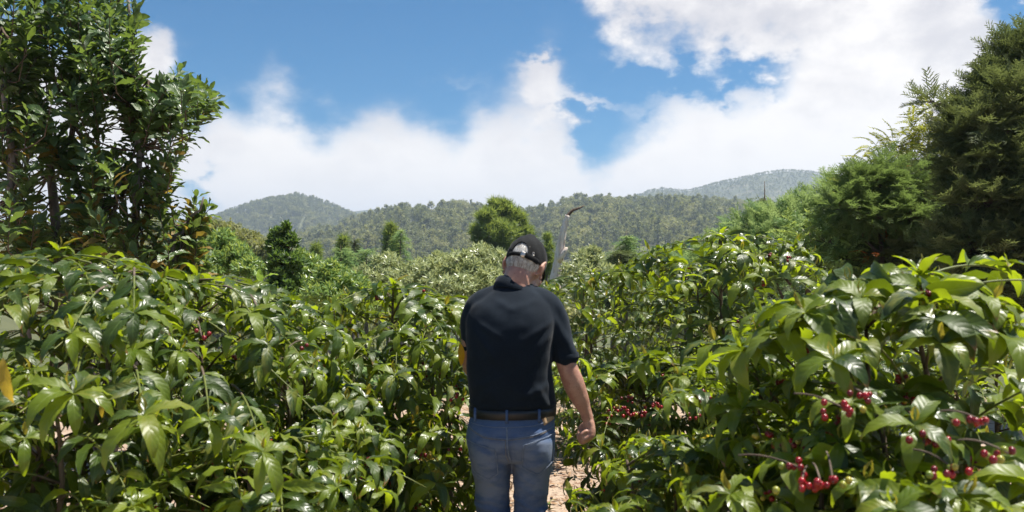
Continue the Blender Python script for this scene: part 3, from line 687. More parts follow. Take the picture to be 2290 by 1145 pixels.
# small glossy shrubs
woody('glossy_shrub', "glossy green shrub in front of the dark hollow behind the centre left coffee bush", 'shrub', 750, 11,
      [(745, 615, 11, 34, 30, .4, 170), (780, 640, 10.8, 44, 30, .4, 190), (725, 655, 10.7, 50, 26, .4, 180), (790, 675, 10.5, 60, 22, .4, 150), (745, 595, 11, 10, 10, .2, 22)], WHORL, 'shrub', .085, 25, up=.7, out=.6, trunk_r=.045, twig_every=3)
woody('glossy_shrub', "bushy shrub at the right foot of the dark column tree", 'shrub', 690, 14,
      [(690, 600, 14, 30, 30, .4, 150), (672, 575, 14, 14, 16, .3, 50), (700, 640, 13.8, 40, 30, .4, 160)], WHORL, 'shrub', .1, 26, up=.7, out=.6, trunk_r=.05, twig_every=3)
woody('glossy_shrub', "shiny shrub beneath the low clump of the macadamia tree", 'shrub', 520, 15,
      [(500, 545, 15, 28, 30, .4, 150), (530, 575, 14.8, 34, 30, .4, 170), (480, 590, 14.6, 34, 30, .4, 150), (560, 600, 14.4, 40, 24, .4, 140)], WHORL, 'shrub', .105, 27, up=.7, out=.6, trunk_r=.06, twig_every=3)
woody('round_tree', "round olive treetop beyond the shiny shrub on the low slope", 'tree', 520, 60,
      [(500, 520, 60, 40, 22, 1.4, 240), (545, 535, 59, 36, 20, 1.3, 220), (585, 560, 58, 40, 24, 1.3, 220), (470, 545, 59, 40, 26, 1.3, 200)], CLUMP, 'forest_b', .3, 28, trunk_r=.18)
# thin conifers in the valley
for i, (px, py, Y, hw, low, mat, lab) in enumerate((
        (872, 490, 50, 24, 570, 'pine', "tall thin dark conifer with bare leader above the pale shrubs"),
        (896, 508, 42, 36, 620, 'lime', "pale lime green conifer just right of the tall thin one"),
        (772, 522, 46, 17, 610, 'pine', "slim conifer sapling, left one of two over the valley shrubs"),
        (788, 526, 44, 15, 620, 'cypress', "dark slim conifer sapling, right one of two over the valley shrubs"),
        (765, 548, 34, 42, 650, 'lime', "feathery light green conifer below the two slim saplings"),
        (820, 550, 36, 30, 640, 'lime', "feathery yellow green conifer at the edge of the pale shrubs"),
        (706, 540, 48, 26, 640, 'pine', "short olive conifer just right of the dark column tree"))):
    conifer('conifer_tree', lab, px, py, Y, hw, mat, 60 + i, TUFT if mat == 'pine' else FINE, 24, .55 if mat == 'pine' else .62, low_py=low + 60, dens=5, droop=.12)
# lime conifers right of the man
for i, (px, py, Y, hw, mat, dens, bare, lab) in enumerate((
        (1400, 515, 27, 64, 'lime', 6, .18, "feathery lime conifer with thin leader right of the dead trunk"),
        (1385, 555, 25, 34, 'cypress', 6, .1, "dark little conifer inside the feathery lime one"),
        (1368, 560, 33, 40, 'lime', 5, .12, "blurry pale lime conifer behind the silvery shrub"),
        (1475, 545, 29, 60, 'lime', 6, .1, "low feathery lime conifer left of the tall coffee bush"),
        (1540, 530, 34, 60, 'lime', 6, .1, "feathery lime conifer just above the tall coffee bush"),
        (1712, 405, 22, 62, 'cypress', 6, .32, "dark green conifer with long bare crooked leader before the mountain"),
        (1900, 385, 15, 120, 'lime', 10, .15, "wispy lime green conifer beneath the yellow leaved tree"),
        (1620, 500, 24, 70, 'lime', 6, .12, "bright feathery lime conifer behind the tip of the tall coffee bush"))):
    conifer('conifer_tree', lab, px, py, Y, hw, mat, 80 + i, FINE, 30, .38 if Y < 24 else .45, low_py=690, dens=dens + 2, bare=bare, droop=.14, shape=.7)
# the pinnate shrub and the yellow tree
woody('pinnate_shrub', "dark shrub with shiny feather shaped leaves below the lime conifers", 'shrub', 1840, 11,
      [(1810, 520, 11, 40, 26, .35, 50), (1850, 545, 10.8, 60, 34, .4, 80), (1800, 560, 10.8, 36, 34, .35, 50), (1890, 580, 10.7, 50, 36, .4, 70), (1840, 605, 10.6, 70, 30, .4, 80), (1880, 515, 11, 30, 22, .3, 36)], PINN, 'shrub', .24, 31, up=.3, out=.8, trunk_r=.05, twig_every=2)
yt = woody('yellow_leaved_tree', "airy tree with yellow feather leaves against the white cloud", 'tree', 2030, 12,
      [(2085, 262, 12, 30, 24, .35, 22), (2050, 300, 12, 40, 26, .35, 30), (2115, 300, 12, 40, 30, .35, 30), (2005, 330, 12, 44, 24, .35, 30), (2075, 345, 12, 56, 26, .35, 40), (1985, 368, 11.9, 36, 22, .35, 26), (2030, 390, 11.9, 56, 24, .35, 36), (1960, 330, 12, 20, 12, .2, 7), (1925, 425, 11.6, 30, 20, .3, 16)],
      PINN, 'yellow_tree', .25, 32, up=.1, out=.9, trunk_r=.06, bark='bark_grey', twig_every=2)
rr = np.random.default_rng(3)
ps, ds, _ = in_blobs([(1995, 378, 11.4, 26, 20, .2, 7), (2005, 400, 11.4, 20, 14, .2, 5), (1950, 570, 10.2, 20, 12, .2, 3), (1975, 490, 10.5, 40, 30, .2, 4)], rr)
V, F, U, I = spread(PINN, frames(ps, ds + [0, 0, -.2], np.array([0, 0, 1.]) + ds * .4, np.full(len(ps), .17)), rr.integers(0, 2, len(ps)))
tag(link('red_leaves', mesh('red_leaves', V, F, U, smooth=False), yt, MT['red_leaf']), "few orange red leaves low in the crown", None, None, 'stuff')
# the dark cypresses at the right edge
def cypress(name, label, base_px, Y, blobs, mat, seed, size, top, tr=.1):
    return woody(name, label, 'tree', base_px, Y, blobs, SPRAY, mat, size, seed, up=.25, out=.9, trunk_r=tr, rnd=.35, trunk_top=top, bark='bark', twig_every=3)
cypress('cypress_tree', "tall dark green cypress leaning in at the right edge of the field", 2330, 9.5,
        [(2300, 160, 9.5, 55, 80, .5, 380), (2250, 230, 9.3, 60, 60, .5, 330), (2310, 280, 9.2, 90, 80, .5, 420), (2200, 300, 9.2, 80, 40, .5, 300), (2190, 300, 9.3, 40, 26, .35, 90), (2260, 380, 9, 110, 60, .5, 460), (2185, 375, 9.1, 60, 34, .4, 190), (2300, 470, 8.9, 110, 70, .5, 460),
         (2190, 455, 8.9, 70, 46, .4, 260), (2290, 570, 8.8, 110, 70, .5, 420), (2180, 560, 8.9, 80, 50, .45, 300), (2200, 640, 8.9, 110, 50, .4, 300), (2240, 150, 9.5, 14, 34, .15, 40), (2215, 195, 9.5, 16, 26, .15, 34), (2165, 252, 9.5, 30, 14, .15, 34), (2110, 232, 9.5, 36, 9, .12, 26), (2085, 225, 9.5, 14, 8, .1, 10), (2140, 275, 9.4, 34, 12, .15, 34), (2270, 115, 9.5, 18, 24, .15, 36)], 'cypress', 41, .30, (2330, 60, 9.5), .13)
cypress('cypress_tree', "spreading dark cypress between the yellow leaved tree and the tall cypress", 2060, 11.5,
        [(2070, 425, 11.5, 70, 36, .5, 230), (1980, 430, 11.3, 60, 34, .5, 220), (2110, 450, 11.2, 80, 40, .5, 280), (2030, 490, 11, 90, 40, .5, 320), (1960, 510, 11, 60, 36, .45, 200), (2090, 550, 10.8, 100, 50, .5, 340), (1990, 580, 10.7, 80, 40, .45, 260), (2060, 640, 10.6, 120, 50, .5, 300), (1920, 475, 11.3, 40, 24, .4, 110), (2110, 400, 11.4, 40, 28, .4, 110)],
        'cypress', 42, .30, (2070, 400, 11.5), .1)
cypress('juniper_tree', "lighter green feathery juniper in front of the yellow leaved tree", 1960, 10.6,
        [(1915, 420, 10.6, 40, 26, .3, 120), (1965, 402, 10.6, 40, 26, .3, 130), (2020, 425, 10.6, 46, 28, .3, 150), (1890, 470, 10.5, 46, 28, .3, 140), (1950, 480, 10.4, 50, 30, .3, 160), (2030, 480, 10.4, 50, 30, .3, 160), (1985, 372, 10.7, 16, 20, .15, 36), (1905, 390, 10.7, 12, 18, .12, 24), (2040, 395, 10.7, 20, 18, .15, 34)], 'juniper', 43, .24, (1965, 385, 10.6), .06)
cypress('cypress_tree', "broad bright lime green cypress filling the slope below the mountain", 1760, 14,
        [(1690, 520, 14, 60, 34, .6, 200), (1750, 500, 14, 60, 34, .6, 220), (1815, 480, 14, 60, 34, .6, 220), (1870, 455, 13.8, 44, 30, .5, 150), (1640, 560, 14, 50, 30, .6, 170), (1720, 565, 13.6, 80, 34, .6, 260), (1800, 545, 13.4, 80, 40, .6, 260), (1580, 590, 14, 50, 24, .5, 130), (1660, 610, 13.4, 90, 30, .6, 220), (1850, 425, 14, 14, 20, .2, 26), (1780, 465, 14, 14, 18, .2, 24), (1720, 480, 14, 12, 16, .2, 20)], 'lime', 44, .30, (1850, 430, 14), .08)
# undergrowth between the shrubs
def undergrowth():
    rng = np.random.default_rng(9); n = 2600
    Y = rng.uniform(10.5, 60, n); px = rng.uniform(250, 2100, n); x = (px - 1145) / FPX * Y
    keep = (rng.uniform(0, 1, n) < .9); x, Y = x[keep], Y[keep]; n = len(x)
    z = ground_z(x, Y) + rng.uniform(.05, .7, n) * np.clip(Y / 30, .5, 1.6)
    M = frames(np.stack([x, Y, z], 1), rng.normal(0, .4, (n, 3)) + [0, 0, 1], rdirs(n, rng), rng.uniform(.16, .3, n) * np.clip(Y / 22, .8, 2.2))
    V, F, U, I = spread(WHORL + CLUMP, M, rng.integers(0, 8, n), rng.integers(0, 3, n))
    o = link('undergrowth', mesh('undergrowth', V, F, U, I, smooth=False), None, [MT['shrub'], MT['forest_c'], MT['lime']]); tag(o, "low scrub covering the slope behind the coffee field", None, None, 'stuff')
undergrowth()

# ------------------------------------------------------------------ the macadamia tree at the left edge
def part_leaves(parent, tps, M, which, mats, mi, name_rest, n_max, Lsize, labels=None, occl=None):
    """the leaves that show largest become parts, the rest one joined part"""
    ctr = M[:, :3, 3] + M[:, :3, 1] * .5
    d = np.linalg.norm(ctr - [0, 0, EYE], axis=1); L = np.linalg.norm(M[:, :3, 1], axis=1)
    px = 1145 + ctr[:, 0] / np.maximum(ctr[:, 1], .1) * FPX; py = 590 - (ctr[:, 2] - EYE) / np.maximum(ctr[:, 1], .1) * FPX
    score = L / d * FPX
    score[(ctr[:, 1] < .3) | (px < -20) | (px > 2310) | (py < -20) | (py > 1165)] = 0
    if occl is not None:
        o = Vector((0, 0, EYE))
        for i in np.where(score > 0)[0]:
            c = Vector(ctr[i]); v = c - o; hit = occl.ray_cast(o, v.normalized(), v.length - .035)
            if hit[0] is not None: score[i] *= .02
    order = np.argsort(-score); best = [i for i in order[:n_max] if score[i] > .1]
    isb = np.zeros(len(M), bool); isb[best] = True
    P0 = Matrix.Translation(parent.location).inverted()
    for i in best:
        me = leaf_mesh(tps, int(which[i]), mats[int(mi[i])])
        o = bpy.data.objects.new('leaf', me); COL.objects.link(o); o.parent = parent; o.matrix_parent_inverse = P0
        o.matrix_basis = Matrix(M[i].tolist())
        if labels and labels[int(mi[i])]: o["label"] = labels[int(mi[i])]
    if (~isb).any():
        V, F, U, I = spread(tps, M[~isb], which[~isb], mi[~isb])
        tag(link(name_rest, mesh(name_rest, V, F, U, I), parent, [MT[m] for m in mats]), None, None, None, 'stuff')
_LM = {}
def leaf_mesh(tps, k, mat):
    key = (id(tps), k, mat)
    if key not in _LM:
        t = tps[k]; me = mesh('leaf', t.V, t.F, t.UV); me.materials.append(MT[mat]); _LM[key] = me
    return _LM[key]
def quick_bvh(Ms, w=.16):
    """a coarse copy of all leaves, for asking which of them are in view"""
    M = np.concatenate(Ms)
    q = np.array([[0, 0, 0], [w, .45, 0], [0, 1, -.15], [-w, .45, 0]])
    V = np.einsum('nij,vj->nvi', M[:, :3, :3], q) + M[:, None, :3, 3]
    n = len(M); F = (np.arange(n) * 4)[:, None] + np.arange(4)
    return BVHTree.FromPolygons(V.reshape(-1, 3).tolist(), F.tolist())
def macadamia():
    rng = np.random.default_rng(17); Y0 = 7.0
    bx = (190 - 1145) / FPX * Y0; base = np.array([bx, Y0, -.05])
    e = empty('macadamia_tree', base); tag(e, "large dark glossy leaved tree rising out of frame at the left edge", 'tree')
    stems = [((150, 760), (120, 480), (95, 240), (70, -60), .05), ((210, 760), (190, 520), (160, 300), (170, 40), .045), ((270, 760), (300, 560), (312, 360), (280, -40), .045), ((240, 760), (235, 550), (270, 400), (330, 180), .03), ((330, 780), (375, 620), (400, 520), (455, 440), .028), ((90, 760), (40, 520), (20, 300), (0, 60), .045)]
    sp = []
    for k, (a, b, c, d, r) in enumerate(stems):
        y = Y0 + rng.uniform(-.35, .35); q = np.array([base * [1, 1, 1] + [(a[0] - 190) / FPX * Y0 * .5, y - Y0, 0], P(*b, y), P(*c, y), P(*d, y + rng.uniform(-.2, .2))])
        t = np.linspace(0, 3, 14); pts = np.stack([np.interp(t, range(4), q[:, j]) for j in range(3)], 1); pts = jit(pts, .018, rng); sp.append(pts)
        V, F = tube(pts, np.linspace(r, r * .25, 14), 8); link('stem', mesh('stem', V, F), e, MT['bark_grey'])
    allp = np.concatenate(sp); allh = np.concatenate([q for k, q in enumerate(sp) if k != 4])
    blobs = [(30, 90, 110, 80, 40), (160, 60, 110, 70, 48), (270, 60, 45, 80, 28), (100, 200, 120, 70, 44), (230, 180, 70, 70, 32), (300, 190, 40, 60, 18), (385, 190, 34, 50, 20), (440, 210, 36, 20, 10), (345, 245, 40, 36, 13), (60, 330, 90, 80, 34), (180, 330, 90, 70, 34), (290, 340, 70, 70, 24), (375, 330, 30, 34, 9), (110, 450, 130, 60, 36), (270, 450, 90, 60, 32), (350, 440, 40, 60, 15), (450, 480, 30, 44, 14), (400, 540, 60, 50, 26), (200, 550, 160, 50, 40), (50, 560, 90, 60, 24), (420, 590, 50, 30, 10), (-80, 300, 100, 250, 40), (90, -60, 200, 60, 40)]
    pos, dr, nr, sc, mi, wh = [], [], [], [], [], []
    twigs = []
    for bxp, byp, rx, ry, n in blobs + [(470, 212, 25, 12, 6), (400, 262, 26, 24, 5)]:
        for k in range(int(n * (.48 if 250 < byp < 500 else .66))):
            th = rng.uniform(0, 6.28); rad = math.sqrt(rng.uniform(0, 1)); y = Y0 + rng.normal(0, .34)
            p = P(bxp + math.cos(th) * rad * rx, byp + math.sin(th) * rad * ry, y)
            allq = allp if byp > 420 else allh
            nearest = allq[np.argmin(np.linalg.norm((allq - p) * [1, 1, .9] + [0, 0, .18], axis=1))]
            l = rng.uniform(.22, .45); out = nrm(p - nearest); dd = nrm(np.array([0, 0, 1.0]) + out * .7 + rng.normal(0, .22, 3)); s = p - dd * l
            twigs.append(tube(np.vstack([bez(nearest, (nearest + s) / 2 - [0, 0, .06], s, 5), p[None]]), [.009, .008, .007, .006, .005, .003], 4, False))
            m = int(l / .045)
            for q in range(m):
                c = s + dd * l * (q + 1) / m; a0 = rng.uniform(0, 6.28)
                for w in range(3 if rng.uniform() < .8 else 2):
                    a = a0 + 2.1 * w + rng.normal(0, .25); u = nrm(np.cross(dd, [.3, .9, .1])); v = np.cross(dd, u)
                    rd = u * math.cos(a) + v * math.sin(a); el = rng.uniform(.25, 1.0) + .5 * (q == m - 1)
                    pos.append(c); dr.append(rd + dd * el); nr.append(dd * 1.2 - rd * .8 + rng.normal(0, .35, 3)); sc.append(.155 * rng.uniform(.7, 1.2) * (.75 if q == m - 1 else 1))
                    low = np.clip((byp - 200) / 700, 0, .36); z = rng.uniform()
                    mi.append(1 if z < low * (.6 if q < m - 2 else .2) else 0); wh.append(rng.integers(0, 3))
    # a pale young shoot at the side
    for k in range(5):
        p = P(415 + rng.normal(0, 12), 330 + rng.normal(0, 9), 6.9); dd = nrm([.6, -.2, .8]) 
        for w in range(7):
            a = rng.uniform(0, 6.28); u = nrm(np.cross(dd, [.3, .9, .1])); v = np.cross(dd, u)
            pos.append(p - dd * .02 * w); dr.append(u * math.cos(a) + v * math.sin(a) + dd * .7); nr.append(dd); sc.append(.085 * rng.uniform(.7, 1.1)); mi.append(2); wh.append(rng.integers(0, 3))
    V, F = cat(twigs); tag(link('twigs', mesh('twigs', V, F), e, MT['bark']), None, None, None, 'stuff')
    M = frames(pos, dr, nr, sc)
    part_leaves(e, MACA, M, np.array(wh), ['macadamia', 'macadamia_yellow', 'macadamia_young'], np.array(mi), 'foliage', 300, .13, [None, 'yellowing brown edged leaf', 'pale fresh green leaf'], quick_bvh([M], .17))
macadamia()
# ------------------------------------------------------------------ the coffee bushes
MATS = ['coffee', 'coffee_young', 'coffee_tip', 'coffee_yellow', 'coffee_bright']
LLAB = [None, None, 'yellow green young leaf', 'yellowed old leaf', 'bright orange yellow leaf']
BUSH = []
def in_path(q):
    """the trodden way that the man walks on, kept clear of leaves"""
    x, y, z = q
    if y < 3.75: return y > -.5 and (-.34 if y < 3.3 else -.215) < x < (.43 if z > .84 else .22)
    if y < 5.0: return -.08 < x < .24 and z < .9
    return y < 6.9 and .20 + (y - 5) * .05 < x < .46 + (y - 5) * .06 and z < .55
def coffee_bush(label, px, top_py, Y, Rm, n_br, seed, L=.145, lo=.10, young=.25, hero=(), cherries=0, ripe=.74, stems=2, top_spread=.35, droop=1.0, up=0.0, broad=False):
    rng = np.random.default_rng(seed)
    top = P(px, top_py, Y); base = np.array([top[0], Y, float(ground_z(top[0], Y)) - .03]); H = top[2] - base[2]
    e = empty('coffee_bush', base); tag(e, label, 'coffee bush', 'coffee bushes around the man')
    stem_pts = []
    for s in range(stems):
        a = rng.uniform(0, 6.28); off = np.array([math.cos(a), math.sin(a), 0]) * (0 if s == 0 else Rm * .28)
        h = H - .07 if s == 0 else H * rng.uniform(.78, .93)
        b = base + off * .15; t = base + off + [0, 0, h]; m = (b + t) / 2 + rng.normal(0, .03, 3)
        q = jit(bez(b, m, t, 10), .008, rng); stem_pts.append(q)
        V, F = tube(q, np.linspace(.02, .005, 10), 7); link('stem', mesh('stem', V, F), e, MT['bark'])
    pos, dr, nr, sc, mi, wh = [], [], [], [], [], []; cher = []
    def add(p, d, n, s, m, kinds=(0, 1, 2, 3, 4, 5), free=False):
        q = p + nrm(d) * s * .6
        if in_path(q) or in_path(p): return
        if not free and mnoise.noise(Vector((q[0] * 4.2 + seed, q[1] * 4.2, q[2] * 5.0))) < gap and rng.uniform() < .9: return
        pos.append(p); dr.append(d); nr.append(n); sc.append(s); mi.append(m); wh.append(int(kinds[rng.integers(0, len(kinds))]) + (6 if broad else 0))
    gap = -.24
    def rosette(p, d, k=5, s=1.0, tipm=True):
        d = nrm(d); u = nrm(np.cross(d, [.21, .93, .3])); v = np.cross(d, u)
        a0 = rng.uniform(0, 6.28)
        for q in range(k):
            a = a0 + 6.28 * q / k + rng.normal(0, .25); r = u * math.cos(a) + v * math.sin(a)
            add(p, nrm(r * 1.0 + d * rng.uniform(-.5, .4)), d + r * .15, L * s * rng.uniform(.7, 1.05), 1 if rng.uniform() < min(.88, .2 + 2.3 * young) else 0, (1, 2, 4, 5), True)
        if tipm:
            for q in (0, 1):
                a = a0 + .6 + math.pi * q; r = u * math.cos(a) + v * math.sin(a)
                add(p + d * .012, nrm(d + r * rng.uniform(.15, .5)), r, min(L, .145) * s * rng.uniform(.25, .42), 2 if rng.uniform() < .6 else 1, (3,), True); wh[-1 if wh else 0] = 3
    P0 = Matrix.Translation(e.location).inverted()
    def branch(pts, nodes_from=.2, node=.05, tipscale=1.0, hf=.4):
        n = len(pts); seg = np.linalg.norm(np.diff(pts, axis=0), axis=1); cl = np.r_[0, np.cumsum(seg)]; tot = cl[-1]
        V, F = tube(pts, np.linspace(.0050, .0016, n), 5)
        f = np.repeat(np.linspace(0, 1, n), 5)[F[:, 0] % (n * 5)] if False else None
        me = mesh('branch', V, F, MI=np.array([1 if min(fa) // 5 > n * (.25 if hf < .55 else .02) else 0 for fa in F])); o = link('branch', me, e, [MT['bark'], MT['twig_green']])
        s = tot * nodes_from
        k = 0
        while s < tot - .01:
            p = np.array([np.interp(s, cl, pts[:, j]) for j in range(3)]); p2 = np.array([np.interp(min(tot, s + .02), cl, pts[:, j]) for j in range(3)])
            T = nrm(p2 - p + 1e-6); f = s / tot; S = nrm(np.cross(T, [0, 0, 1])); N = np.cross(S, T)
            for sd in (-1, 1):
                if rng.uniform() < .08 + .2 * (f < .4) + (.14 if .38 < f < .80 and not up else .04): continue
                dn = (rng.uniform(-.05 - .3 * up, .8 - .2 * up) * droop) * (1.15 - .45 * f); dn = dn if hf < .55 else dn * .45 - .3; ang = rng.uniform(.35, .95)
                d = T * ang + S * sd * rng.uniform(.55, 1.0) + np.array([0, 0, -dn])
                nn = np.array([0, 0, .75]) + T * .5 + S * sd * .35 + rng.normal(0, .22, 3)
                size = L * (1.05 - .35 * max(0, f - .7) / .3) * rng.uniform(.55, 1.14)
                u = rng.uniform(); m = 1 if u < young * (.3 + 1.2 * f) else 0
                if u > .9965 and not broad: m = 3
                add(p, d, nn, size, m)
            if cherries and .15 < f < .75 and rng.uniform() < cherries:
                for c in range(int(rng.integers(5, 12))):
                    cher.append((p + nrm(rng.normal(size=3) + [0, 0, -.1]) * rng.uniform(.010, .017), rng.uniform(.0062, .0080)))
            s += node * rng.uniform(.85, 1.2); k += 1
        T = nrm(pts[-1] - pts[-2]); rosette(pts[-1], nrm(T * .45 + np.array([0, 0, 1.0])), int(rng.integers(5, 10)), rng.uniform(.8, 1.25) * tipscale)
    ga = rng.uniform(0, 6.28)
    for b in range(n_br):
        f = lo + (1 - lo) * ((b + rng.uniform(0, 1)) / n_br) ** .9; q = stem_pts[b % stems]; z = base[2] + f * H
        i = min(len(q) - 1.001, np.interp(z, q[:, 2], np.arange(len(q)))); s = q[int(i)] * (1 - i % 1) + q[int(i) + 1] * (i % 1)
        ga += 2.4; a = ga + rng.normal(0, .25)
        prof = top_spread + (1 - top_spread) * math.sin(math.pi * min(1, (1 - f) / .9 + .02) ** .75) if f > .25 else .9
        l = Rm * prof * rng.uniform(.75, 1.12); e0 = (.25 + .9 * f ** 2) * rng.uniform(.7, 1.2); k = rng.uniform(.75, 1.1) * (.55 + .45 * f) * (1 - .75 * up); e0 = e0 * (1 - up) + up * rng.uniform(.35, 1.5)
        t = np.linspace(0, 1, 9)[:, None]; h = np.array([math.cos(a), math.sin(a), 0]); sidew = np.array([-h[1], h[0], 0]) * rng.normal(0, .12)
        pts = s + h * l * t + sidew * l * t ** 2 + np.array([0, 0, 1.0]) * l * (e0 * t - k * t ** 2)
        rr_ = np.linalg.norm(pts[:, :2] - base[:2], axis=1); dome = base[2] + H - .09 - .42 * rr_ ** 1.6 / Rm ** .6; over = pts[:, 2] - dome
        pts[:, 2] = np.where(over > 0, dome + (.15 + .5 * up) * over, pts[:, 2])
        pts[:, 2] = np.maximum(pts[:, 2], ground_z(pts[:, 0], pts[:, 1]) + .05)
        if np.mean([in_path(q) for q in pts]) > .12: continue
        branch(pts, hf=f)
    for k in range(int(n_br * 5.5)):      # the old leaves of the dark inside
        a = rng.uniform(0, 6.28); r = Rm * .68 * math.sqrt(rng.uniform()); z = base[2] + H * rng.uniform(.06, .80) * (1 - .35 * (r / Rm) ** 2)
        h = np.array([math.cos(a), math.sin(a), 0]); add(base * [1, 1, 0] + h * r + [0, 0, z], h * rng.uniform(.1, .8) + rng.normal(0, .35, 3) + [0, 0, -.7], h + rng.normal(0, .3, 3) + [0, 0, .4], L * rng.uniform(.75, 1.1), 0)
    for q in stem_pts:
        rosette(q[-1], np.array([0, 0, 1.0]), 6, .9); rosette(q[-1] - [0, 0, .06], np.array([0, 0, 1.0]), 5, 1.05, False)
        for k in range(4):
            a = 2.1 * k + rng.uniform(0, 1); add(q[-1] - [0, 0, .01], np.array([math.cos(a) * .7, math.sin(a) * .7, 1.0]), np.array([-math.cos(a), -math.sin(a), .6]), L * rng.uniform(.55, .8), 1 if k else 2); wh[-1] = 9 if broad else 3
    for (hx, hy, hY, sx, sy, sag) in hero:      # branches whose tips the photo shows clearly: tip, then where they leave the bush
        p1 = P(hx, hy, hY); p0 = P(sx, sy, (hY + Y) / 2 if sag >= 0 else Y)
        m = (p0 + p1) / 2 + [0, 0, abs(sag)]
        branch(bez(p0, m, p1, 9), .3, .05, 1.1)
    M = frames(pos, dr, nr, np.array(sc))
    BUSH.append((e, M, np.array(wh), np.array(mi), cher, rng, ripe)); return e
coffee_bush("big coffee bush at the far left below the dark tree", 130, 522, 3.35, .95, 84, 101, hero=((160, 745, 2.6, 240, 640, .06), (300, 700, 2.7, 300, 600, .05), (165, 880, 2.4, 200, 760, .06), (320, 930, 2.35, 300, 820, .08)))
coffee_bush("coffee bush sloping down to the right beside the far left one", 440, 578, 3.55, .85, 78, 102, hero=((600, 770, 2.9, 560, 660, .05), (560, 700, 3.0, 500, 640, .05), (590, 1010, 2.5, 520, 860, .08), (470, 940, 2.5, 450, 820, .06)))
coffee_bush("rounded coffee bush by the man's left elbow", 880, 605, 4.2, .80, 80, 103, young=.32, cherries=.1, hero=((1040, 770, 3.95, 930, 850, .02), (1000, 800, 3.8, 900, 760, .05)))
coffee_bush("coffee bush between the left slope bush and the rounded one", 680, 725, 3.9, .72, 64, 104, cherries=.05)
coffee_bush("low coffee bush filling the bottom left corner", 120, 830, 2.75, .62, 52, 105, L=.135, young=.3)
coffee_bush("low coffee bush with leaf fans at the bottom, left of the path", 620, 935, 2.95, .60, 54, 106, up=0.20, L=.14, cherries=.06,)
coffee_bush("low coffee bush with a few red cherries brushing the man's left leg", 900, 910, 3.85, .60, 58, 107, cherries=.22, young=.2)
coffee_bush("dark coffee bush in front of the man beyond the path", 1325, 592, 7.4, .85, 74, 108, young=.03, L=.14, droop=1.2, lo=.03)
coffee_bush("narrow coffee bush hidden behind the man's left side with red cherries near his hip", 1000, 800, 4.4, .45, 46, 118, cherries=.2)
coffee_bush("tall coffee bush peaking right of the man under the lime conifers", 1610, 500, 4.7, .70, 92, 109, up=0.30, young=.22, cherries=.12, droop=1.25, lo=.05)
coffee_bush("coffee bush with drooping cherry branches beyond the man's fist", 1440, 790, 4.6, .55, 56, 110, up=0.40, cherries=.6, young=.15, ripe=.75)
coffee_bush("coffee bush with upright yellow tips left of the big right hand one", 1700, 765, 2.95, .52, 46, 111, up=0.80, cherries=.2, young=.3, hero=((1600, 770, 2.8, 1740, 900, .03), (1690, 750, 2.75, 1800, 850, .03)))
coffee_bush("biggest leaved coffee bush heavy with red cherries at the right edge", 2060, 560, 2.55, .54, 60, 112, up=0.55, L=.155, broad=True, cherries=.5, young=.28, hero=((2245, 760, 2.2, 2150, 700, .06), (1800, 700, 2.3, 1960, 690, .04)))
coffee_bush("low spreading coffee bush beside the bright soil path", 1500, 985, 3.25, .58, 54, 113, up=0.85, L=.13, young=.3, lo=.2)
coffee_bush("coffee bush with a broad leaf fan in the bottom right corner", 1985, 1015, 1.95, .36, 30, 114, up=0.60, L=.145, broad=True, cherries=.35, young=.3)
coffee_bush("coffee bush in the back row between the tall one and the right edge", 1830, 700, 5.6, .75, 66, 115, young=.15)
coffee_bush("coffee bush in the back row below the tall cypress", 2230, 700, 4.3, .8, 70, 116, young=.2, cherries=.1)
coffee_bush("small coffee bush with bronze tips at the very bottom, right of the path", 1760, 930, 2.35, .42, 36, 117, up=0.90, L=.125, cherries=.25, young=.3)
# single leaves that stand out
M_extra = frames([P(1029, 766, 3.50), P(8, 800, 1.9), P(232, 892, 2.6), P(935, 905, 3.7)], [(.10, -.05, -1), (.15, -.1, -1), (-.05, -.2, -1), (-.3, -.2, -1)], [(.2, -1, .4), (.1, -1, .3), (.2, -1, .3), (.2, -1, .4)], [.105, .11, .06, .09])
for (bi, k) in ((2, 0), (0, 1), (0, 2), (2, 3)):
    e, M, wh, mi, cher, rng, ripe = BUSH[bi]
    BUSH[bi] = (e, np.concatenate([M, M_extra[k:k + 1]]), np.append(wh, 3), np.append(mi, 4 if k == 0 else 3), cher, rng, ripe)
c_ = BUSH[2][1][:, :3, 3] + BUSH[2][1][:, :3, 1] * .5; k_ = ~((np.linalg.norm((c_ - P(1032, 788, 3.5)) * [1, .5, 1], axis=1) < .10) & (BUSH[2][2] < 99)); k_[-2:] = True; BUSH[2] = (BUSH[2][0], BUSH[2][1][k_], BUSH[2][2][k_], BUSH[2][3][k_]) + BUSH[2][4:]
SHOWN = {9: ((1385, 915, 4.12, 14), (1428, 925, 4.05, 16), (1462, 905, 4.1, 12), (1400, 890, 4.2, 8)), 11: ((1885, 915, 1.98, 9), (2065, 985, 1.95, 7), (2195, 945, 1.78, 6), (2130, 1050, 1.8, 9), (1935, 885, 2.02, 6), (2240, 1010, 1.8, 7)),
         16: ((1790, 1085, 1.9, 9), (1832, 1075, 1.88, 6), (1768, 1040, 2.0, 6), (1860, 1070, 1.9, 5)), 6: ((1020, 890, 3.5, 4), (1008, 905, 3.5, 3), (1018, 1002, 3.5, 3)), 1: ((645, 875, 2.95, 3), (650, 775, 3.0, 2)), 0: ((450, 748, 2.7, 3),), 8: ((1650, 880, 3.9, 6), (1560, 930, 3.95, 5)), 10: ((1700, 975, 2.45, 5),)}
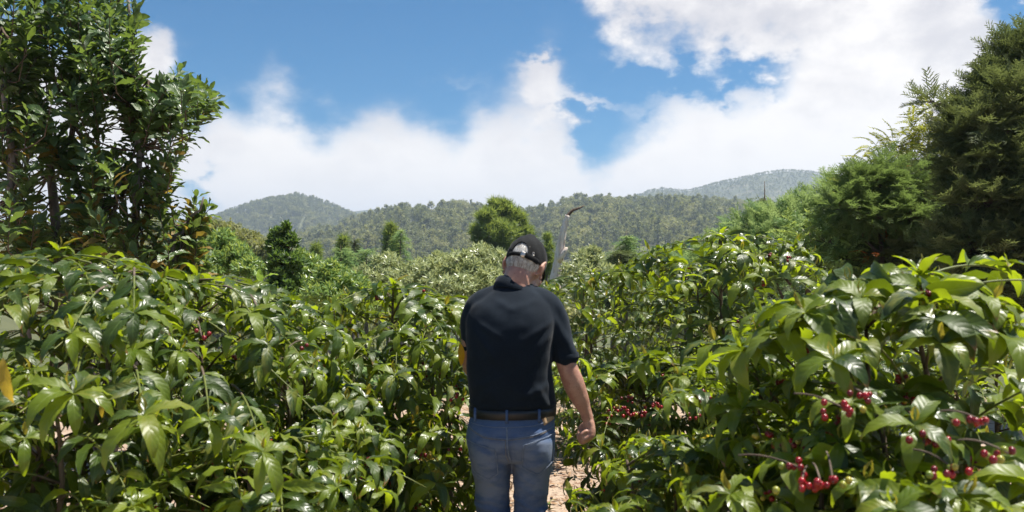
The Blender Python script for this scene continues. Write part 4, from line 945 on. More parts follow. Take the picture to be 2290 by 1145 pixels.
for k_, spots_ in SHOWN.items():
    e, M, wh, mi, cher, rng, ripe = BUSH[k_]
    c_ = M[:, :3, 3] + M[:, :3, 1] * .5
    keep = np.ones(len(M), bool)
    for sx, sy, sY, sn in spots_:
        p = P(sx, sy, sY); r_ = .007 * math.sqrt(sn) + .018
        keep &= ~((np.linalg.norm((c_ - p) * [1, .42, 1], axis=1) < r_ + .045) & (c_[:, 1] < sY + .02))      # a little room round each cluster
        a_ = p + rng.normal(0, .04, 3) * [1, .2, .4] + [0, .10, .01]; V, F = tube(bez(a_, (a_ + p) / 2 + [0, 0, .02], p + (p - a_) * .12, 6), .0022, 5); link('branch', mesh('branch', V, F), e, MT['bark'])
        for q in range(sn): cher.insert(0, (p + rng.normal(0, 1, 3) * [.016 + .0012 * sn, .010, .008], rng.uniform(.0064, .0084)))
    BUSH[k_] = (e, M[keep], wh[keep], mi[keep], cher, rng, ripe)
BVH = quick_bvh([b[1] for b in BUSH])
def ico(sub=1):
    import bmesh
    bm = bmesh.new(); bmesh.ops.create_icosphere(bm, subdivisions=sub, radius=1.0)
    me = bpy.data.meshes.new('cherry'); bm.to_mesh(me); bm.free()
    me.polygons.foreach_set("use_smooth", np.ones(len(me.polygons), bool)); return me
def cherry_mat(name, c1, c2):
    m, nt, b, out = mat_new(name); oi = NN(nt, "ShaderNodeObjectInfo")
    nt.links.new(MIXC(nt, oi.outputs["Random"], c1, c2), b.inputs["Base Color"]); b.inputs["Roughness"].default_value = .3; b.inputs["Subsurface Weight"].default_value = .05; b.inputs["Subsurface Radius"].default_value = (.005, .002, .001); return m
MT['cherry_red'] = cherry_mat('ripe_cherry', (.30, .006, .010), (.11, .004, .008)); MT['cherry_green'] = cherry_mat('green_cherry', (.16, .22, .03), (.42, .34, .04))
CH = [ico(2), ico(2)]; CH[0].materials.append(MT['cherry_red']); CH[1].materials.append(MT['cherry_green'])
NL = 0
for e, M, wh, mi, cher, rng, ripe in BUSH:
    part_leaves(e, COFFEE, M, wh, MATS, mi, 'foliage', 300, .14, LLAB, BVH); NL += len(M)
    P0 = Matrix.Translation(e.location).inverted()
    cl = sorted(cher, key=lambda c: np.linalg.norm(c[0] - [0, 0, EYE]))[:140]
    for p, r in cl:
        red = rng.uniform() < ripe
        o = bpy.data.objects.new('cherry', CH[0 if red else 1]); COL.objects.link(o); o.parent = e; o.matrix_parent_inverse = P0
        o.location = p; o.scale = (r, r, r * 1.1)
print("coffee leaves", NL)
# the young plant between the left bushes and the column tree
def young_plant(label, px, py, Y, seed, n=7, L=.12, mat='macadamia_young'):
    rng = np.random.default_rng(seed); top = P(px, py, Y); base = np.array([top[0], Y, float(ground_z(top[0], Y)) - .02])
    e = empty('young_plant', base); tag(e, label, 'plant')
    q = jit(bez(base, (base + top) / 2 + [.04, 0, 0], top, 8), .01, rng); V, F = tube(q, np.linspace(.012, .004, 8), 6); link('stem', mesh('stem', V, F), e, MT['twig_green'])
    pos, dr, nr = [], [], []
    for k in range(n * 3):
        a = 2.4 * k; c = top - np.array([0, 0, .022 * k * L / .12]); rd = np.array([math.cos(a), math.sin(a), 0]); pos.append(c + rd * .01); dr.append(rd + [0, 0, rng.uniform(.5, 1.3) - .03 * k]); nr.append(np.array([0, 0, 1]) - rd * .6)
    M = frames(pos, dr, nr, L * rng.uniform(.7, 1.1, len(pos)))
    part_leaves(e, MACA, M, rng.integers(0, 3, len(pos)), [mat], np.zeros(len(pos), int), 'foliage', 300, L)
young_plant("young plant with upright fresh green leaves left of the column tree", 585, 622, 5.0, 201)
for i, (x, y, s, lab) in enumerate(((1222, 1140, .05, "small bright green weed at the edge of the path"), (1290, 1042, .035, "tiny green seedling out on the bright soil path"))):
    Yw = EYE * FPX / (y - 590) ; p = P(x, y - 14, Yw)
    young_plant(lab, x, y - 18, Yw, 300 + i, 4, s)
# dry leaves and crumbs on the soil
def litter():
    rng = np.random.default_rng(31); n = 8600
    x = np.where(rng.uniform(0, 1, n) < .5, rng.uniform(-2.2, 3.0, n), rng.normal(.2, .45, n)); y = rng.uniform(2.0, 10.5, n); z = ground_z(x, y) + .004
    k = rng.integers(0, 3, n); d = rng.normal(size=(n, 3)) * [1, 1, .12]
    M = frames(np.stack([x, y, z + .004], 1), d, np.array([0, 0, 1.]) + rng.normal(0, .35, (n, 3)), np.where(k == 2, rng.uniform(.05, .11, n), rng.uniform(.015, .04, n)))
    tp = [TP([[-.13, .2, 0], [0, 0, 0], [.13, .3, .05], [0, 1, .12], [-.1, .7, .1]], [(0, 1, 2), (0, 2, 4), (4, 2, 3)])]
    V, F, U, I = spread(tp, M, None, k)
    o = link('leaf_litter', mesh('leaf_litter', V, F, U, I, smooth=False), None, [MT['straw'], MT['crumb'], MT['dry_leaf']]); tag(o, "dry leaves and crumbs scattered on the soil under the coffee", None, None, 'stuff')
MT['straw'] = rough_mat("straw", (.5, .4, .27), (.36, .26, .16), 30, .9); MT['crumb'] = rough_mat("soil_crumb", (.28, .17, .11), (.42, .29, .2), 30, .95); MT['dry_leaf'] = rough_mat("dry_leaf", (.2, .11, .06), (.34, .22, .12), 25, .8)
litter()
# ------------------------------------------------------------------ the man
MAN = empty('person', (0.0, 3.5, 0.0))
tag(MAN, "grey haired man in navy polo shirt, blue jeans and black cap, seen from behind", 'person')
def rings(rs, n=28, ex=2.2):
    """rs: list of (centre, x axis half, y axis half) with axes as vectors -> closed loft"""
    V = []; a = np.linspace(0, 2 * np.pi, n, endpoint=False); c, s = np.cos(a), np.sin(a)
    c = np.sign(c) * abs(c) ** (2 / ex); s = np.sign(s) * abs(s) ** (2 / ex)
    for ce, ax_, ay_ in rs: V.append(np.asarray(ce) + c[:, None] * np.asarray(ax_) + s[:, None] * np.asarray(ay_))
    m = len(rs); V = np.concatenate(V); F = []
    for i in range(m - 1):
        for j in range(n):
            a0, b0 = i * n + j, i * n + (j + 1) % n; F += [(a0, b0, b0 + n), (a0, b0 + n, a0 + n)]
    V = np.vstack([V, rs[0][0], rs[-1][0]]); c0 = len(V) - 2
    for j in range(n): F += [(c0, (j + 1) % n, j), (c0 + 1, (m - 1) * n + j, (m - 1) * n + (j + 1) % n)]
    return V, np.array(F)
def zloft(rs, n=28, ex=2.2, k=4):
    """rs rows: z, cx, cy, rx, ry; smoothly interpolated"""
    rs = np.array(rs, float); t = np.arange(len(rs)); tt = np.linspace(0, len(rs) - 1, (len(rs) - 1) * k + 1)
    def sm(col):
        m = np.gradient(col); i = np.minimum(tt.astype(int), len(rs) - 2); u = tt - i
        return (2 * u**3 - 3 * u**2 + 1) * col[i] + (u**3 - 2 * u**2 + u) * m[i] + (-2 * u**3 + 3 * u**2) * col[i + 1] + (u**3 - u**2) * m[i + 1]
    q = np.stack([sm(rs[:, j]) for j in range(5)], 1)
    return rings([((r[1], r[2], r[0]), (r[3], 0, 0), (0, r[4], 0)) for r in q], n, ex)
def limb(pts, rad, n=18, sq=1.0, k=5):
    """rounded limb along points"""
    pts = np.array(pts, float); rad = np.array(rad, float); m = len(pts); tt = np.linspace(0, m - 1, (m - 1) * k + 1)
    def sm(col):
        g = np.gradient(col); i = np.minimum(tt.astype(int), m - 2); u = tt - i
        return (2 * u**3 - 3 * u**2 + 1) * col[i] + (u**3 - 2 * u**2 + u) * g[i] + (-2 * u**3 + 3 * u**2) * col[i + 1] + (u**3 - u**2) * g[i + 1]
    p = np.stack([sm(pts[:, j]) for j in range(3)], 1); r = sm(rad)
    d0, d1 = nrm(p[1] - p[0]), nrm(p[-1] - p[-2])
    p = np.vstack([p[0] - d0 * r[0] * .85, p[0] - d0 * r[0] * .55, p, p[-1] + d1 * r[-1] * .55, p[-1] + d1 * r[-1] * .85]); r = np.r_[r[0] * .45, r[0] * .82, r, r[-1] * .82, r[-1] * .45]
    return tube(p, r, n)
def ellipsoid(c, rx, ry, rz, Rm=None, n=24):
    V, F = [], []; m = n // 2
    for i in range(m + 1):
        th = math.pi * i / m
        for j in range(n): ph = 2 * math.pi * j / n; V.append((rx * math.sin(th) * math.cos(ph), ry * math.sin(th) * math.sin(ph), rz * math.cos(th)))
    for i in range(m):
        for j in range(n):
            a0, b0 = i * n + j, i * n + (j + 1) % n; F += [(a0, a0 + n, b0 + n), (a0, b0 + n, b0)]
    V = np.array(V)
    if Rm is not None: V = V @ Rm.T
    return V + np.asarray(c), np.array(F)
def union(name, parts, voxel, smooth=4, parent=MAN, mat=None, fn=None, fac=.5):
    V, F = cat(parts); me = mesh(name + '_raw', V, F); o = bpy.data.objects.new(name, me); COL.objects.link(o)
    md = o.modifiers.new('r', 'REMESH'); md.mode = 'VOXEL'; md.voxel_size = voxel
    md2 = o.modifiers.new('s', 'SMOOTH'); md2.iterations = smooth; md2.factor = fac
    me2 = bpy.data.meshes.new_from_object(o.evaluated_get(bpy.context.evaluated_depsgraph_get()))
    bpy.data.objects.remove(o); bpy.data.meshes.remove(me); me2.name = name
    me2.polygons.foreach_set("use_smooth", np.ones(len(me2.polygons), bool))
    if fn is not None:
        n = len(me2.vertices); co = np.zeros(n * 3, np.float32); me2.vertices.foreach_get("co", co); no = np.zeros(n * 3, np.float32); me2.vertices.foreach_get("normal", no)
        co = fn(co.reshape(-1, 3).astype(float), no.reshape(-1, 3).astype(float)); me2.vertices.foreach_set("co", co.astype(np.float32).ravel()); me2.update()
    return link(name, me2, parent, mat)
def nfield(co, sx, sy, sz, off=0):
    return np.array([mnoise.noise(Vector((v[0] * sx + off, v[1] * sy, v[2] * sz))) for v in co])

def skin_mat():
    m, nt, b, out = mat_new("skin"); L = nt.links.new
    tc = NN(nt, "ShaderNodeTexCoord"); n = NN(nt, "ShaderNodeTexNoise"); L(tc.outputs["Object"], n.inputs[0]); n.inputs["Scale"].default_value = 26; n.inputs["Detail"].default_value = 6
    n2 = NN(nt, "ShaderNodeTexNoise"); L(tc.outputs["Object"], n2.inputs[0]); n2.inputs["Scale"].default_value = 160; n2.inputs["Detail"].default_value = 3
    c = MIXC(nt, SMOOTH(nt, n.outputs[0], .35, .68), (.46, .26, .185), (.38, .185, .13)); c = MIXC(nt, SMOOTH(nt, n2.outputs[0], .58, .7), c, (.30, .15, .10))
    L(c, b.inputs["Base Color"]); b.inputs["Roughness"].default_value = .5; b.inputs["Subsurface Weight"].default_value = .12; b.inputs["Subsurface Radius"].default_value = (.012, .004, .002); b.inputs["Subsurface Scale"].default_value = 1.0
    bp = NN(nt, "ShaderNodeBump"); bp.inputs["Strength"].default_value = .25; bp.inputs["Distance"].default_value = .003; L(n2.outputs[0], bp.inputs["Height"]); L(bp.outputs[0], b.inputs["Normal"]); return m
MT['skin'] = skin_mat()
def cloth_mat(name, ca, cb, scale, weave, sheen=0.2, rough=.9, fade=None):
    m, nt, b, out = mat_new(name); L = nt.links.new
    tc = NN(nt, "ShaderNodeTexCoord"); n = NN(nt, "ShaderNodeTexNoise"); L(tc.outputs["Object"], n.inputs[0]); n.inputs["Scale"].default_value = scale; n.inputs["Detail"].default_value = 7
    w = NN(nt, "ShaderNodeTexNoise"); mp = NN(nt, "ShaderNodeMapping"); L(tc.outputs["Object"], mp.inputs[0]); mp.inputs[3].default_value = (1, 1, .35); L(mp.outputs[0], w.inputs[0]); w.inputs["Scale"].default_value = weave; w.inputs["Detail"].default_value = 2
    col = MIXC(nt, SMOOTH(nt, n.outputs[0], .32, .68), ca, cb); col = MIXC(nt, SMOOTH(nt, w.outputs[0], .4, .75, 0, .45), col, tuple(min(1, x * 1.7 + .01) for x in cb))
    if fade:
        s = NN(nt, "ShaderNodeSeparateXYZ"); L(tc.outputs["Object"], s.inputs[0])
        n3 = NN(nt, "ShaderNodeTexNoise"); mp3 = NN(nt, "ShaderNodeMapping"); L(tc.outputs["Object"], mp3.inputs[0]); mp3.inputs[3].default_value = (1, 1, 2.2); L(mp3.outputs[0], n3.inputs[0]); n3.inputs["Scale"].default_value = 13; n3.inputs["Detail"].default_value = 5
        fz = MATH(nt, 'MULTIPLY', SMOOTH(nt, s.outputs[2], .60, .72), SMOOTH(nt, s.outputs[2], .98, .86))
        fz = MATH(nt, 'MULTIPLY', MATH(nt, 'ADD', fz, .25), SMOOTH(nt, n3.outputs[0], .3, .7, .3, 1.0), clamp=True)
        col = MIXC(nt, fz, col, fade)
    L(col, b.inputs["Base Color"]); b.inputs["Roughness"].default_value = rough; b.inputs["Sheen Weight"].default_value = sheen; b.inputs["Sheen Roughness"].default_value = .4; b.inputs["Specular IOR Level"].default_value = .2
    bp = NN(nt, "ShaderNodeBump"); bp.inputs["Strength"].default_value = .35; bp.inputs["Distance"].default_value = .0015; L(w.outputs[0], bp.inputs["Height"]); L(bp.outputs[0], b.inputs["Normal"]); return m
MT['polo'] = cloth_mat("navy_pique", (.0038, .0078, .0140), (.0065, .0125, .0210), 6, 700, .10)
MT['denim'] = cloth_mat("blue_denim", (.026, .058, .150), (.050, .098, .21), 9, 520, .06, fade=(.165, .20, .275))
MT['denim_seam'] = cloth_mat("denim_seam", (.13, .16, .22), (.20, .23, .29), 60, 500, .1)
MT['thread'] = cloth_mat("seam_thread", (.20, .16, .12), (.28, .23, .18), 60, 500, 0)
MT['cap'] = cloth_mat("black_cotton", (.005, .0055, .006), (.009, .0095, .010), 9, 500, .06)
MT['belt'] = rough_mat("black_leather", (.010, .010, .012), (.018, .018, .022), 40, .45, .15, .002, spec=.5)
MT['patch'] = rough_mat("tan_leather", (.38, .24, .13), (.48, .33, .19), 14, .7, .3, .002)
MT['shoe'] = rough_mat("brown_leather", (.06, .035, .02), (.09, .055, .035), 20, .5, .2, .002)
mm, nt_, b_, o_ = mat_new("steel"); b_.inputs["Base Color"].default_value = (.5, .46, .42, 1); b_.inputs["Metallic"].default_value = 1; b_.inputs["Roughness"].default_value = .35; MT['steel'] = mm
mm, nt_, b_, o_ = mat_new("eye_white"); b_.inputs["Base Color"].default_value = (.75, .72, .68, 1); b_.inputs["Roughness"].default_value = .2; MT['eye'] = mm
def hair_mat():
    m, nt, b, out = mat_new("grey_hair"); L = nt.links.new
    ge = NN(nt, "ShaderNodeNewGeometry"); tc = NN(nt, "ShaderNodeTexCoord"); n = NN(nt, "ShaderNodeTexNoise"); L(tc.outputs["Object"], n.inputs[0]); n.inputs["Scale"].default_value = 60; n.inputs["Detail"].default_value = 4
    c = MIXC(nt, SMOOTH(nt, MATH(nt, 'ADD', n.outputs[0], MATH(nt, 'MULTIPLY', MATH(nt, 'SUBTRACT', ge.outputs["Random Per Island"], .5), .5)), .3, .75), (.30, .265, .23), (.72, .70, .66)); L(c, b.inputs["Base Color"]); b.inputs["Roughness"].default_value = .45; return m
MT['hair'] = hair_mat()

# head frame
def rotm(ax_, deg): return np.array(Matrix.Rotation(R(deg), 3, ax_))
HR = rotm('Z', -16) @ rotm('X', -28) @ rotm('Y', 9)
HC = np.array([.055, 3.545, 1.576])
def hp(x, y, z): return HC + HR @ np.array([x, y, z], float)
def body():
    parts = []
    parts.append(ellipsoid(hp(0, -.008, .010), .072, .092, .092, HR, 32))                 # skull
    parts.append(ellipsoid(hp(0, .035, -.055), .058, .062, .075, HR, 28))                 # face
    parts.append(ellipsoid(hp(0, .065, -.115), .032, .032, .022, HR, 20))                 # chin
    for s in (-1, 1):
        parts.append(ellipsoid(hp(s * .047, .035, -.082), .016, .042, .026, HR, 16))      # jaw
        parts.append(ellipsoid(hp(s * .040, .075, -.035), .020, .016, .018, HR, 16))      # cheek
        parts.append(ellipsoid(hp(s * .030, .087, .012), .024, .010, .008, HR, 16))       # brow
        # ear: a rim round a bowl
        E = HR @ rotm('Z', s * 22)
        pts = [hp(s * (.080 + .010 * math.sin(t)) - s * .006, -.012 - .017 * math.cos(t + .3) - .008, -.016 + .033 * math.sin(t - .3)) for t in np.linspace(.2, 5.2, 12)]
        parts.append(tube(pts, .0055, 8)); parts.append(ellipsoid(hp(s * .079, -.016, -.016), .008, .018, .028, E, 16)); parts.append(ellipsoid(hp(s * .078, -.004, -.048), .006, .008, .012, E, 12))
    parts.append(limb([hp(0, .088, .005), hp(0, .104, -.025), hp(0, .112, -.043)], [.009, .011, .014], 12))   # nose
    for s in (-1, 1): parts.append(ellipsoid(hp(s * .012, .1, -.046), .009, .011, .008, HR, 12))
    parts.append(ellipsoid(hp(0, .088, -.076), .024, .010, .005, HR, 16)); parts.append(ellipsoid(hp(0, .086, -.087), .021, .010, .006, HR, 16))  # lips
    parts.append(limb([(.003, 3.475, 1.40), (.012, 3.485, 1.475), hp(-.004, -.030, -.075), hp(0, -.015, -.03)], [.075, .063, .056, .058], 24))        # neck
    # torso, hips, legs inside the clothes
    parts.append(zloft([(.86, -.003, 3.5, .14, .095), (.95, -.004, 3.5, .148, .095), (1.05, -.002, 3.5, .145, .098), (1.2, -.012, 3.475, .148, .1), (1.32, -.005, 3.475, .155, .1), (1.40, .0, 3.49, .15, .085), (1.455, .0, 3.495, .10, .062)], 28))
    for s, cx in ((-1, -.082), (1, .080)): parts.append(limb([(cx, 3.5, .88), (cx, 3.5, .72), (cx * .95, 3.5, .5), (cx * .95, 3.495, .33), (cx * .95, 3.49, .09)], [.076, .066, .048, .045, .034], 18))
    # right arm, hanging
    parts.append(limb([(.135, 3.495, 1.40), (.168, 3.49, 1.33), (.198, 3.485, 1.24), (.217, 3.485, 1.175), (.240, 3.492, 1.115), (.267, 3.505, 1.05), (.288, 3.512, 1.00), (.300, 3.515, .968)], [.044, .044, .041, .0395, .0425, .036, .026, .0235], 20))
    # its fist: the palm's edge towards the camera, fingers curled to the thigh
    hx = np.array([.300, 3.515, .960])
    parts.append(limb([hx + [.0, 0, .01], hx + [.006, 0, -.025], hx + [.009, 0, -.055]], [.022, .024, .022], 14)); 
    for k, (yy, l) in enumerate(((-.030, .88), (-.010, 1.0), (.011, 1.05), (.031, .98))):
        r = .0105 if k else .0095; dz = (.008, .003, 0, .004)[k]; b0 = hx + [.012, yy * .5, -.005]; mcp = hx + [.011, yy, -.066 * l + dz * .5]
        parts.append(limb([b0, (b0 + mcp) / 2 + [.003, 0, 0], mcp], [.012, .0125, .0125], 10))
        pip = mcp + np.array([-.033 * l, 0, -.018 * l]); dip = pip + np.array([-.009, 0, .025 * l]); tip = dip + np.array([.017, 0, .012])
        parts.append(limb([mcp, pip], [.0118, r + .001], 10)); parts.append(limb([pip, dip], [r + .0005, r], 10)); parts.append(limb([dip, tip], [r - .0005, r - .002], 10))
    th = hx + [-.008, .030, -.020]
    parts.append(limb([th, th + [-.014, .012, -.018], th + [-.022, .006, -.040], th + [-.026, -.008, -.054]], [.014, .0125, .0115, .009], 10))
    # left arm, bent forward
    parts.append(limb([(-.140, 3.50, 1.40), (-.158, 3.53, 1.30), (-.162, 3.56, 1.19), (-.150, 3.64, 1.15), (-.09, 3.74, 1.13), (-.055, 3.785, 1.125)], [.044, .043, .04, .041, .03, .024], 18))
    h2 = np.array([-.05, 3.79, 1.125]); dx = nrm([.6, .75, -.05]); up = np.array([0, 0, 1.])
    sdv = nrm(np.cross(dx, up))
    parts.append(limb([h2, h2 + dx * .04, h2 + dx * .075], [.022, .026, .024], 12))
    for k in range(4):
        q = h2 + dx * .078 + up * (.03 - .02 * k); l = (.9, 1.0, .95, .8)[k]; e1 = q + dx * .038 * l; e2 = e1 + nrm(dx * .5 - sdv) * .027 * l; e3 = e2 + nrm(-dx * .4 - sdv) * .02 * l
        parts.append(limb([h2 + dx * .03 + up * (.018 - .012 * k), q], [.011, .011], 8)); parts.append(limb([q, e1, e2, e3], [.0105, .0098, .0092, .008], 10))
    parts.append(limb([h2 + dx * .015 + up * .02, h2 + dx * .04 + up * .045 - sdv * .012, h2 + dx * .068 + up * .052 - sdv * .03], [.013, .0115, .009], 10))
    def hide(co, no):
        return co + no * (nfield(co, 60, 60, 60)[:, None] * .0006 + nfield(co, 22, 22, 22, 3)[:, None] * .0012)
    o = union('body', parts, .0045, 3, MAN, MT['skin'], hide, .45)
    for s in (-1, 1):
        V, F = ellipsoid(hp(s * .030, .078, -.004), .012, .012, .012, HR, 16); link('eye', mesh('eye', V, F), MAN, MT['eye'])
body()
# hair under and behind the cap
def hair():
    rng = np.random.default_rng(4); V, F = [], []
    def surf(ph, th, k): # ph round from the back (0), th down from the top
        d = np.array([math.sin(th) * math.sin(ph), -math.sin(th) * math.cos(ph), math.cos(th)]); return np.array([0, -.008, .012]) + d * np.array([.072, .092, .092]) * k
    nph, nth = 41, 16
    for i in range(nph):
        ph = -1.9 + 3.8 * i / (nph - 1)
        lowth = 2.42 - .50 * min(1, abs(ph) / 1.35) ** 2 + .035 * math.sin(i * 2.1)
        for j in range(nth):
            t = j / (nth - 1); th = .9 + (lowth - .9) * t; k = 1.03 + .035 * math.sin(math.pi * min(1, t * 1.02)) - .035 * t ** 6
            V.append(hp(*surf(ph, th, k + .006 * math.sin(i * 1.7) * (t > .3))))
    for i in range(nph - 1):
        for j in range(nth - 1):
            a0 = i * nth + j; F += [(a0, a0 + 1, a0 + nth + 1), (a0, a0 + nth + 1, a0 + nth)]
    o = link('hair', mesh('hair', V, F), MAN, MT['hair']); m = o.modifiers.new('thick', 'SOLIDIFY'); m.thickness = .005; m.offset = -1
    SV, SF = [], []
    for k in range(1500):
        ph = rng.uniform(-1.85, 1.85); lowth = 2.44 - .50 * min(1, abs(ph) / 1.35) ** 2
        th0 = rng.uniform(1.0, lowth - .12)
        if th0 < 1.78 and abs(ph) > .36: continue
        dth = rng.uniform(.22, .5); dph = rng.normal(0, .10) + .05; w = rng.uniform(.0007, .0014); i0 = len(SV)
        lift = rng.uniform(.0, .03)
        for q in range(4):
            t = q / 3; p = hp(*surf(ph + dph * t, min(th0 + dth * t, lowth + .12), 1.07 + lift * t - .05 * (t * (th0 + dth > lowth)))); s = HR @ np.array([math.cos(ph), math.sin(ph), 0]) * w * (1 - .75 * t)
            SV += [p - s, p + s]
        for q in range(3): a0 = i0 + q * 2; SF += [(a0, a0 + 1, a0 + 3), (a0, a0 + 3, a0 + 2)]
    st = link('hair_strands', mesh('hair_strands', np.array(SV), np.array(SF)), o, MT['hair']); st.matrix_parent_inverse = Matrix.Identity(4); tag(st, None, None, None, 'stuff')
hair()
def cap():
    def sf(ph, th, k=1.0):
        d = np.array([math.sin(th) * math.sin(ph), -math.sin(th) * math.cos(ph), math.cos(th)])
        r = 1.10 * k + .050 * math.exp(-((th - .35) / .3) ** 2) * (1 + math.sin(3 * ph + 1)) + .026 * math.sin(ph * 4 + th * 5) * math.sin(th) * max(0, 1 - th / 1.5) + .012 * math.sin(ph * 9 - th * 8) * math.sin(th)
        return np.array([0, -.006, .016]) + d * np.array([.073, .093, .090]) * r
    rim = lambda ph: 1.84 + .05 * math.cos(ph)
    nph, nth = 96, 22; V, F = [], []
    for i in range(nph):
        ph = -math.pi + 2 * math.pi * i / nph
        for j in range(nth):
            t = j / (nth - 1); top = .05
            cut = 0
            x = ph / .46
            if abs(x) < 1: cut = .62 * math.sqrt(1 - x * x) ** .8       # the opening above the strap
            V.append(hp(*sf(ph, top + (rim(ph) - cut - top) * t)))
    V.append(hp(*sf(0, 0.0)))
    for i in range(nph):
        i2 = (i + 1) % nph
        for j in range(nth - 1):
            a0, b0 = i * nth + j, i2 * nth + j; F += [(a0, a0 + 1, b0 + 1), (a0, b0 + 1, b0)]
        F.append((i * nth, i2 * nth, len(V) - 1))
    o = link('cap', mesh('cap', np.array(V), np.array(F)), MAN, MT['cap']); m = o.modifiers.new('thick', 'SOLIDIFY'); m.thickness = .003
    inv = Matrix.Identity(4)
    def sub(nm, V, F, mat):
        q = link(nm, mesh(nm, V, F), o, mat); q.matrix_parent_inverse = inv; return q
    def band(p0, p1, th0, th1, k, th_=.0025, n=20):
        rs = []
        for i in range(n):
            ph = p0 + (p1 - p0) * i / (n - 1); a, b = hp(*sf(ph, th0(ph), k)), hp(*sf(ph, th1(ph), k)); c = (a + b) / 2; out = nrm(c - HC); rs.append((c, (a - b) / 2, out * th_))
        return rings(rs, 8, 3.5)
    V, F = band(-.62, .62, lambda p: 1.74 + .03 * p, lambda p: 1.90 + .03 * p, 1.03); sub('strap', V, F, MT['cap'])
    V, F = band(.20, 1.02, lambda p: 1.69 + .05 * p, lambda p: 1.91 + .02 * p, 1.075); sub('strap_end', V, F, MT['cap'])
    V, F = band(.12, .32, lambda p: 1.71 + .03 * p, lambda p: 1.93 + .03 * p, 1.10, .003, 5); sub('buckle', V, F, MT['steel'])
    c = [hp(*sf(.66 + .04 * math.cos(a), 1.66 + .07 * math.sin(a), 1.06)) for a in np.linspace(0, 6.28, 13)]
    V, F = tube(c, .0014, 6); sub('eyelet', V, F, MT['steel'])
    for s in (-1, 1):    # stitched rim of the opening
        pts = [hp(*sf(s * .46 * math.sin(a), rim(0) - .62 * math.cos(a) ** .8 - .01, 1.012)) for a in np.linspace(0.02, 1.45, 14)]; V, F = tube(pts, .0025, 6); sub('opening_edge', V, F, MT['cap'])
    rs = []      # the peak over the face
    for i in range(9):
        t = i / 8; hw = .052 * math.sqrt(max(.02, 1 - (t * .93) ** 2.4)); c = hp(0, .088 + .075 * t, .030 - .028 * t * t - .008 * t); rs.append((c, HR @ np.array([hw, 0, -.0]), HR @ np.array([0, 0, .004])))
    V, F = rings(rs, 20, 2.4); sub('peak', V, F, MT['cap'])
cap()
def polo():
    T = zloft([(.985, .002, 3.50, .158, .112), (1.015, .003, 3.50, .165, .121), (1.06, .0, 3.495, .169, .128), (1.12, -.006, 3.485, .168, .129), (1.20, -.012, 3.475, .167, .128), (1.29, -.008, 3.47, .172, .128), (1.355, -.004, 3.475, .176, .125), (1.41, .002, 3.485, .166, .113), (1.45, .006, 3.495, .130, .096), (1.482, .006, 3.50, .088, .080), (1.505, .006, 3.505, .068, .066)], 40)
    parts = [T]
    parts.append(limb([(.075, 3.49, 1.445), (.128, 3.49, 1.415), (.160, 3.49, 1.362), (.183, 3.487, 1.295), (.203, 3.486, 1.235), (.213, 3.485, 1.214)], [.050, .060, .060, .0545, .050, .0485], 22))
    parts.append(limb([(-.070, 3.495, 1.45), (-.118, 3.50, 1.415), (-.146, 3.512, 1.355), (-.153, 3.535, 1.295), (-.155, 3.548, 1.25)], [.048, .058, .058, .053, .049], 22))
    def folds(co, no):
        x, y, z = co[:, 0], co[:, 1], co[:, 2]
        f = .0034 * nfield(co, 7, 7, 11, 2) + .0022 * nfield(co, 22, 22, 26, 6)
        back = np.clip((3.5 - y) / .09, 0, 1)
        # folds fanning from the armpits and above the belt
        for (ax_, az_, dx, dz, amp, w, ln) in ((.15, 1.36, -.8, -.55, .005, .013, .12), (.15, 1.33, -.55, -.8, .005, .013, .14), (-.14, 1.36, .8, -.5, .0045, .013, .12), (-.14, 1.32, .6, -.8, .005, .014, .13), (.10, 1.44, -.9, -.3, .0018, .012, .12), (-.08, 1.45, .8, -.45, .0018, .012, .10),
                                              (.14, 1.03, -.5, .8, .006, .014, .10), (-.14, 1.03, .6, .8, .005, .014, .10), (.05, 1.02, .3, .9, .005, .012, .07), (-.05, 1.02, -.2, 1, .005, .012, .08), (-.16, 1.10, .9, .4, .005, .013, .12), (.15, 1.12, -.9, -.35, .005, .013, .12), (.0, 1.10, 1, -.35, .0035, .016, .14)):
            u = nrm([dx, dz]); a = (x - ax_) * u[0] + (z - az_) * u[1]; b = -(x - ax_) * u[1] + (z - az_) * u[0]
            f += 1.25 * amp * np.exp(-(b / w) ** 2) * np.exp(-((a - ln * .5) / (ln * .5)) ** 2) * back
        sl = np.clip((x - .16) / .02, 0, 1); f += sl * .003 * np.sin(z * 60 + x * 90)
        f += .007 * np.exp(-((z - 1.035 - .006 * np.sin(x * 22)) / .014) ** 2) * .8
        return co + no * f[:, None]
    o = union('polo_shirt', parts, .0068, 5, MAN, MT['polo'], folds)
    inv = Matrix.Identity(4)
    # the turned down collar
    rs = []
    n = 64; V = []
    for i in range(n + 1):
        a = -2.75 + 5.5 * i / n    # 0 at the nape
        rows = ((1.0, 1.490, .058), (1.0, 1.521, .060), (1.0, 1.527, .0625), (1.0, 1.522, .066), (1.0, 1.508, .0715), (1.0, 1.488, .079), (1.0, 1.486, .0775))
        for _, z, r in rows:
            drop = .030 * (1 - math.cos(a)) * .5
            zz = z - drop * 1.6 - .0 ; tiltx = .018 * math.sin(a)
            V.append((.006 + r * math.sin(a) * 1.02, 3.497 - r * .95 * math.cos(a) + (z - 1.5) * .25, zz - tiltx + .003 * math.sin(a * 5 + 1) * (r > .08)))
    m = 7; F = []
    for i in range(n):
        for j in range(m - 1): a0 = i * m + j; F += [(a0, a0 + m, a0 + m + 1), (a0, a0 + m + 1, a0 + 1)]
    q = link('collar', mesh('collar', np.array(V), np.array(F)), o, MT['polo']); q.matrix_parent_inverse = inv
    md = q.modifiers.new('thick', 'SOLIDIFY'); md.thickness = .003
